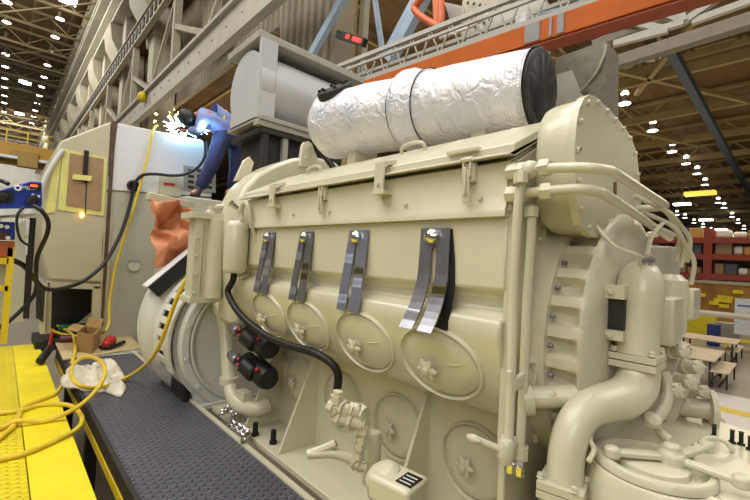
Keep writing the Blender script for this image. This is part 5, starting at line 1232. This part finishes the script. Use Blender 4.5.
m = MB(); m.box((a.x + .2, 21.98, 0), (a.x + .28, 22.02, .6)); m.box((b.x, 21.98, 0), (b.x + .08, 22.02, .6)); m.build('leg', SLABG, sg)
# handrail
hr = thing('guard_rail', (-2, 8, 0), 'round pale guard rail beyond the engine pump', 'rail')
a, b = at(696, 312.5, Y=8), at(752, 317.5, Y=8); zz_ = (a.z + b.z) / 2
m = MB(); m.tube([(-4, 8, zz_), (4, 8, zz_)], .055, 10, 1); m.build('rail_tube', LTRUSS, hr)
for x in (-3.8, 3.8):
    m = MB(); m.cyl((x, 8, 0), (x, 8, zz_), .05, seg=10); m.build('rail_post', LTRUSS, hr)
# picnic tables
def picnic(px, py, label, w, l):
    p = at(px, py, Z=.75)
    t = thing('picnic_table', (p.x, p.y, 0), label, 'table', 'beige canteen tables'); x, y = p.x, p.y
    m = MB(); m.box((x - w, y - l, .71), (x + w, y + l, .76)); m.build('table_top', TABLET, t, bevel=.02)
    for sx in (-1, 1):
        for sy in (-1, 1):
            m = MB(); a = x + sx * (w - .12); b = y + sy * (l - .15); m.box((a - .025, b - .025, 0), (a + .025, b + .025, .71)); m.build('leg', BLKST, t)
    m = MB(); m.box((x + w - .14, y - l + .15, .08), (x + w - .10, y + l - .15, .12)); m.build('stretcher', BLKST, t)
    return t
def bench(px, py, label, l):
    p = at(px, py, Z=.46); x, y = p.x, p.y
    t = thing('bench', (x, y, 0), label, 'bench', 'beige canteen benches')
    m = MB(); m.box((x - .2, y - l, .43), (x + .2, y + l, .47)); m.build('seat', TABLET, t, bevel=.015)
    for sx in (-.15, .15):
        for sy in (-1, 1):
            m = MB(); b = y + sy * (l - .12); m.box((x + sx - .02, b - .02, 0), (x + sx + .02, b + .02, .43)); m.build('leg', BLKST, t)
    m = MB(); m.box((x - .02, y - l + .12, .05), (x + .02, y + l - .12, .09)); m.build('stretcher', BLKST, t)
    return t
picnic(702, 353, 'nearer beige canteen table beside the terminal boxes', .42, 1.1)
picnic(710, 338, 'farther beige canteen table by the yellow bin', .8, .8)
bench(724, 367, 'nearer beige bench in front of the canteen tables', 1.0); bench(734, 348, 'farther beige bench beside the far canteen table', 1.0)
m = MB(); p = at(714, 325, Z=.9); m.box(p + V((-.22, -.2, -.9)), p + V((.22, .2, .05))); o = m.build('blue_bin', mat('bin_blue', (.12, .2, .45), .5), bevel=.06); tag(o, 'dark blue bin behind the far canteen table', 'bin')
m = MB(); p = at(698, 318, Z=.9); m.box(p + V((-.9, -.3, -.9)), p + V((.7, .3, .25))); o = m.build('yellow_bin', YEL, bevel=.06); tag(o, 'yellow bin left of the blue bin', 'bin')
m = MB(); p = at(730, 327, Z=.7); m.box(p + V((-.5, -.3, -.7)), p + V((.4, .3, .2))); o = m.build('grey_crate', SLABG, bevel=.05); tag(o, 'grey crate right of the blue bin', 'crate')
m = MB(); a = at(740, 340, Z=.6); m.box((a.x - .5, a.y - .04, .52), (a.x + 3, a.y + .04, .62)); m.box((a.x - .45, a.y - .04, 0), (a.x - .38, a.y + .04, .52)); m.box((a.x + 2.5, a.y - .05, 0), (a.x + 2.6, a.y + .04, .52)); o = m.build('yellow_barrier', YEL); tag(o, 'low yellow barrier at the right edge behind the benches', 'barrier')

# ================================================================== LIGHT
warm = (1.0, .96, .88)
light('lamp_bank', 'AREA', (-2.5, -5.5, 11.5), 800, warm, 9, 7, target=(-2.2, .6, 2.5))
light('lamp_bank_over', 'AREA', (-3, 1.5, 14), 650, warm, 7, 4, rot=(0, 0, 0))
light('near_fill', 'AREA', (3.0, -6.5, 6.0), 165, (1, .96, .9), 4, 3, target=(-1.6, .5, 2.6))  # unseen fill added behind the camera to lift the engine's lower side
light('lamp_bank_mid', 'AREA', (-14, -6, 19), 1700, warm, 10, 8, target=(-16, 3, 10))
light('lamp_bank_far', 'AREA', (-40, -6, 19), 3800, warm, 20, 10, target=(-44, 3, 14))
light('lamp_bank_end', 'AREA', (-85, -6, 19), 7000, warm, 20, 10, target=(-108, -2, 8))
light('lamp_bank_right', 'AREA', (6, 8, 12.5), 900, warm, 8, 8, rot=(0, 0, 0))
light('lamp_bank_right_far', 'AREA', (-4, 34, 12.0), 3000, (1, .85, .6), 20, 20, rot=(0, 0, 0))
light('roof_fill_right', 'AREA', (-9, 26, 6.5), 2000, (1, .84, .58), 36, 34, rot=(math.pi, 0, 0))  # unseen upward fill, added to brighten the right bay roof
light('roof_fill_middle', 'AREA', (-30, 11, 6), 1300, (1, .84, .58), 24, 12, rot=(math.pi, 0, 0))  # unseen upward fill, added to brighten the low purlins under the girder
light('roof_fill_left', 'AREA', (-60, -2, 17), 40, (1, .88, .66), 60, 8, rot=(math.pi, 0, 0))  # unseen weak upward fill, added for the left bay roof
w = bpy.data.worlds.new('hall_air'); bpy.context.scene.world = w; w.use_nodes = True
w.node_tree.nodes['Background'].inputs['Color'].default_value = (*lin((.86, .84, .80)), 1)
w.node_tree.nodes['Background'].inputs['Strength'].default_value = 0.22
vs_ = bpy.context.scene.view_settings
vs_.view_transform = 'Standard'; vs_.look = 'None'; vs_.gamma = 1; vs_.use_curve_mapping = False; vs_.exposure = 0.12
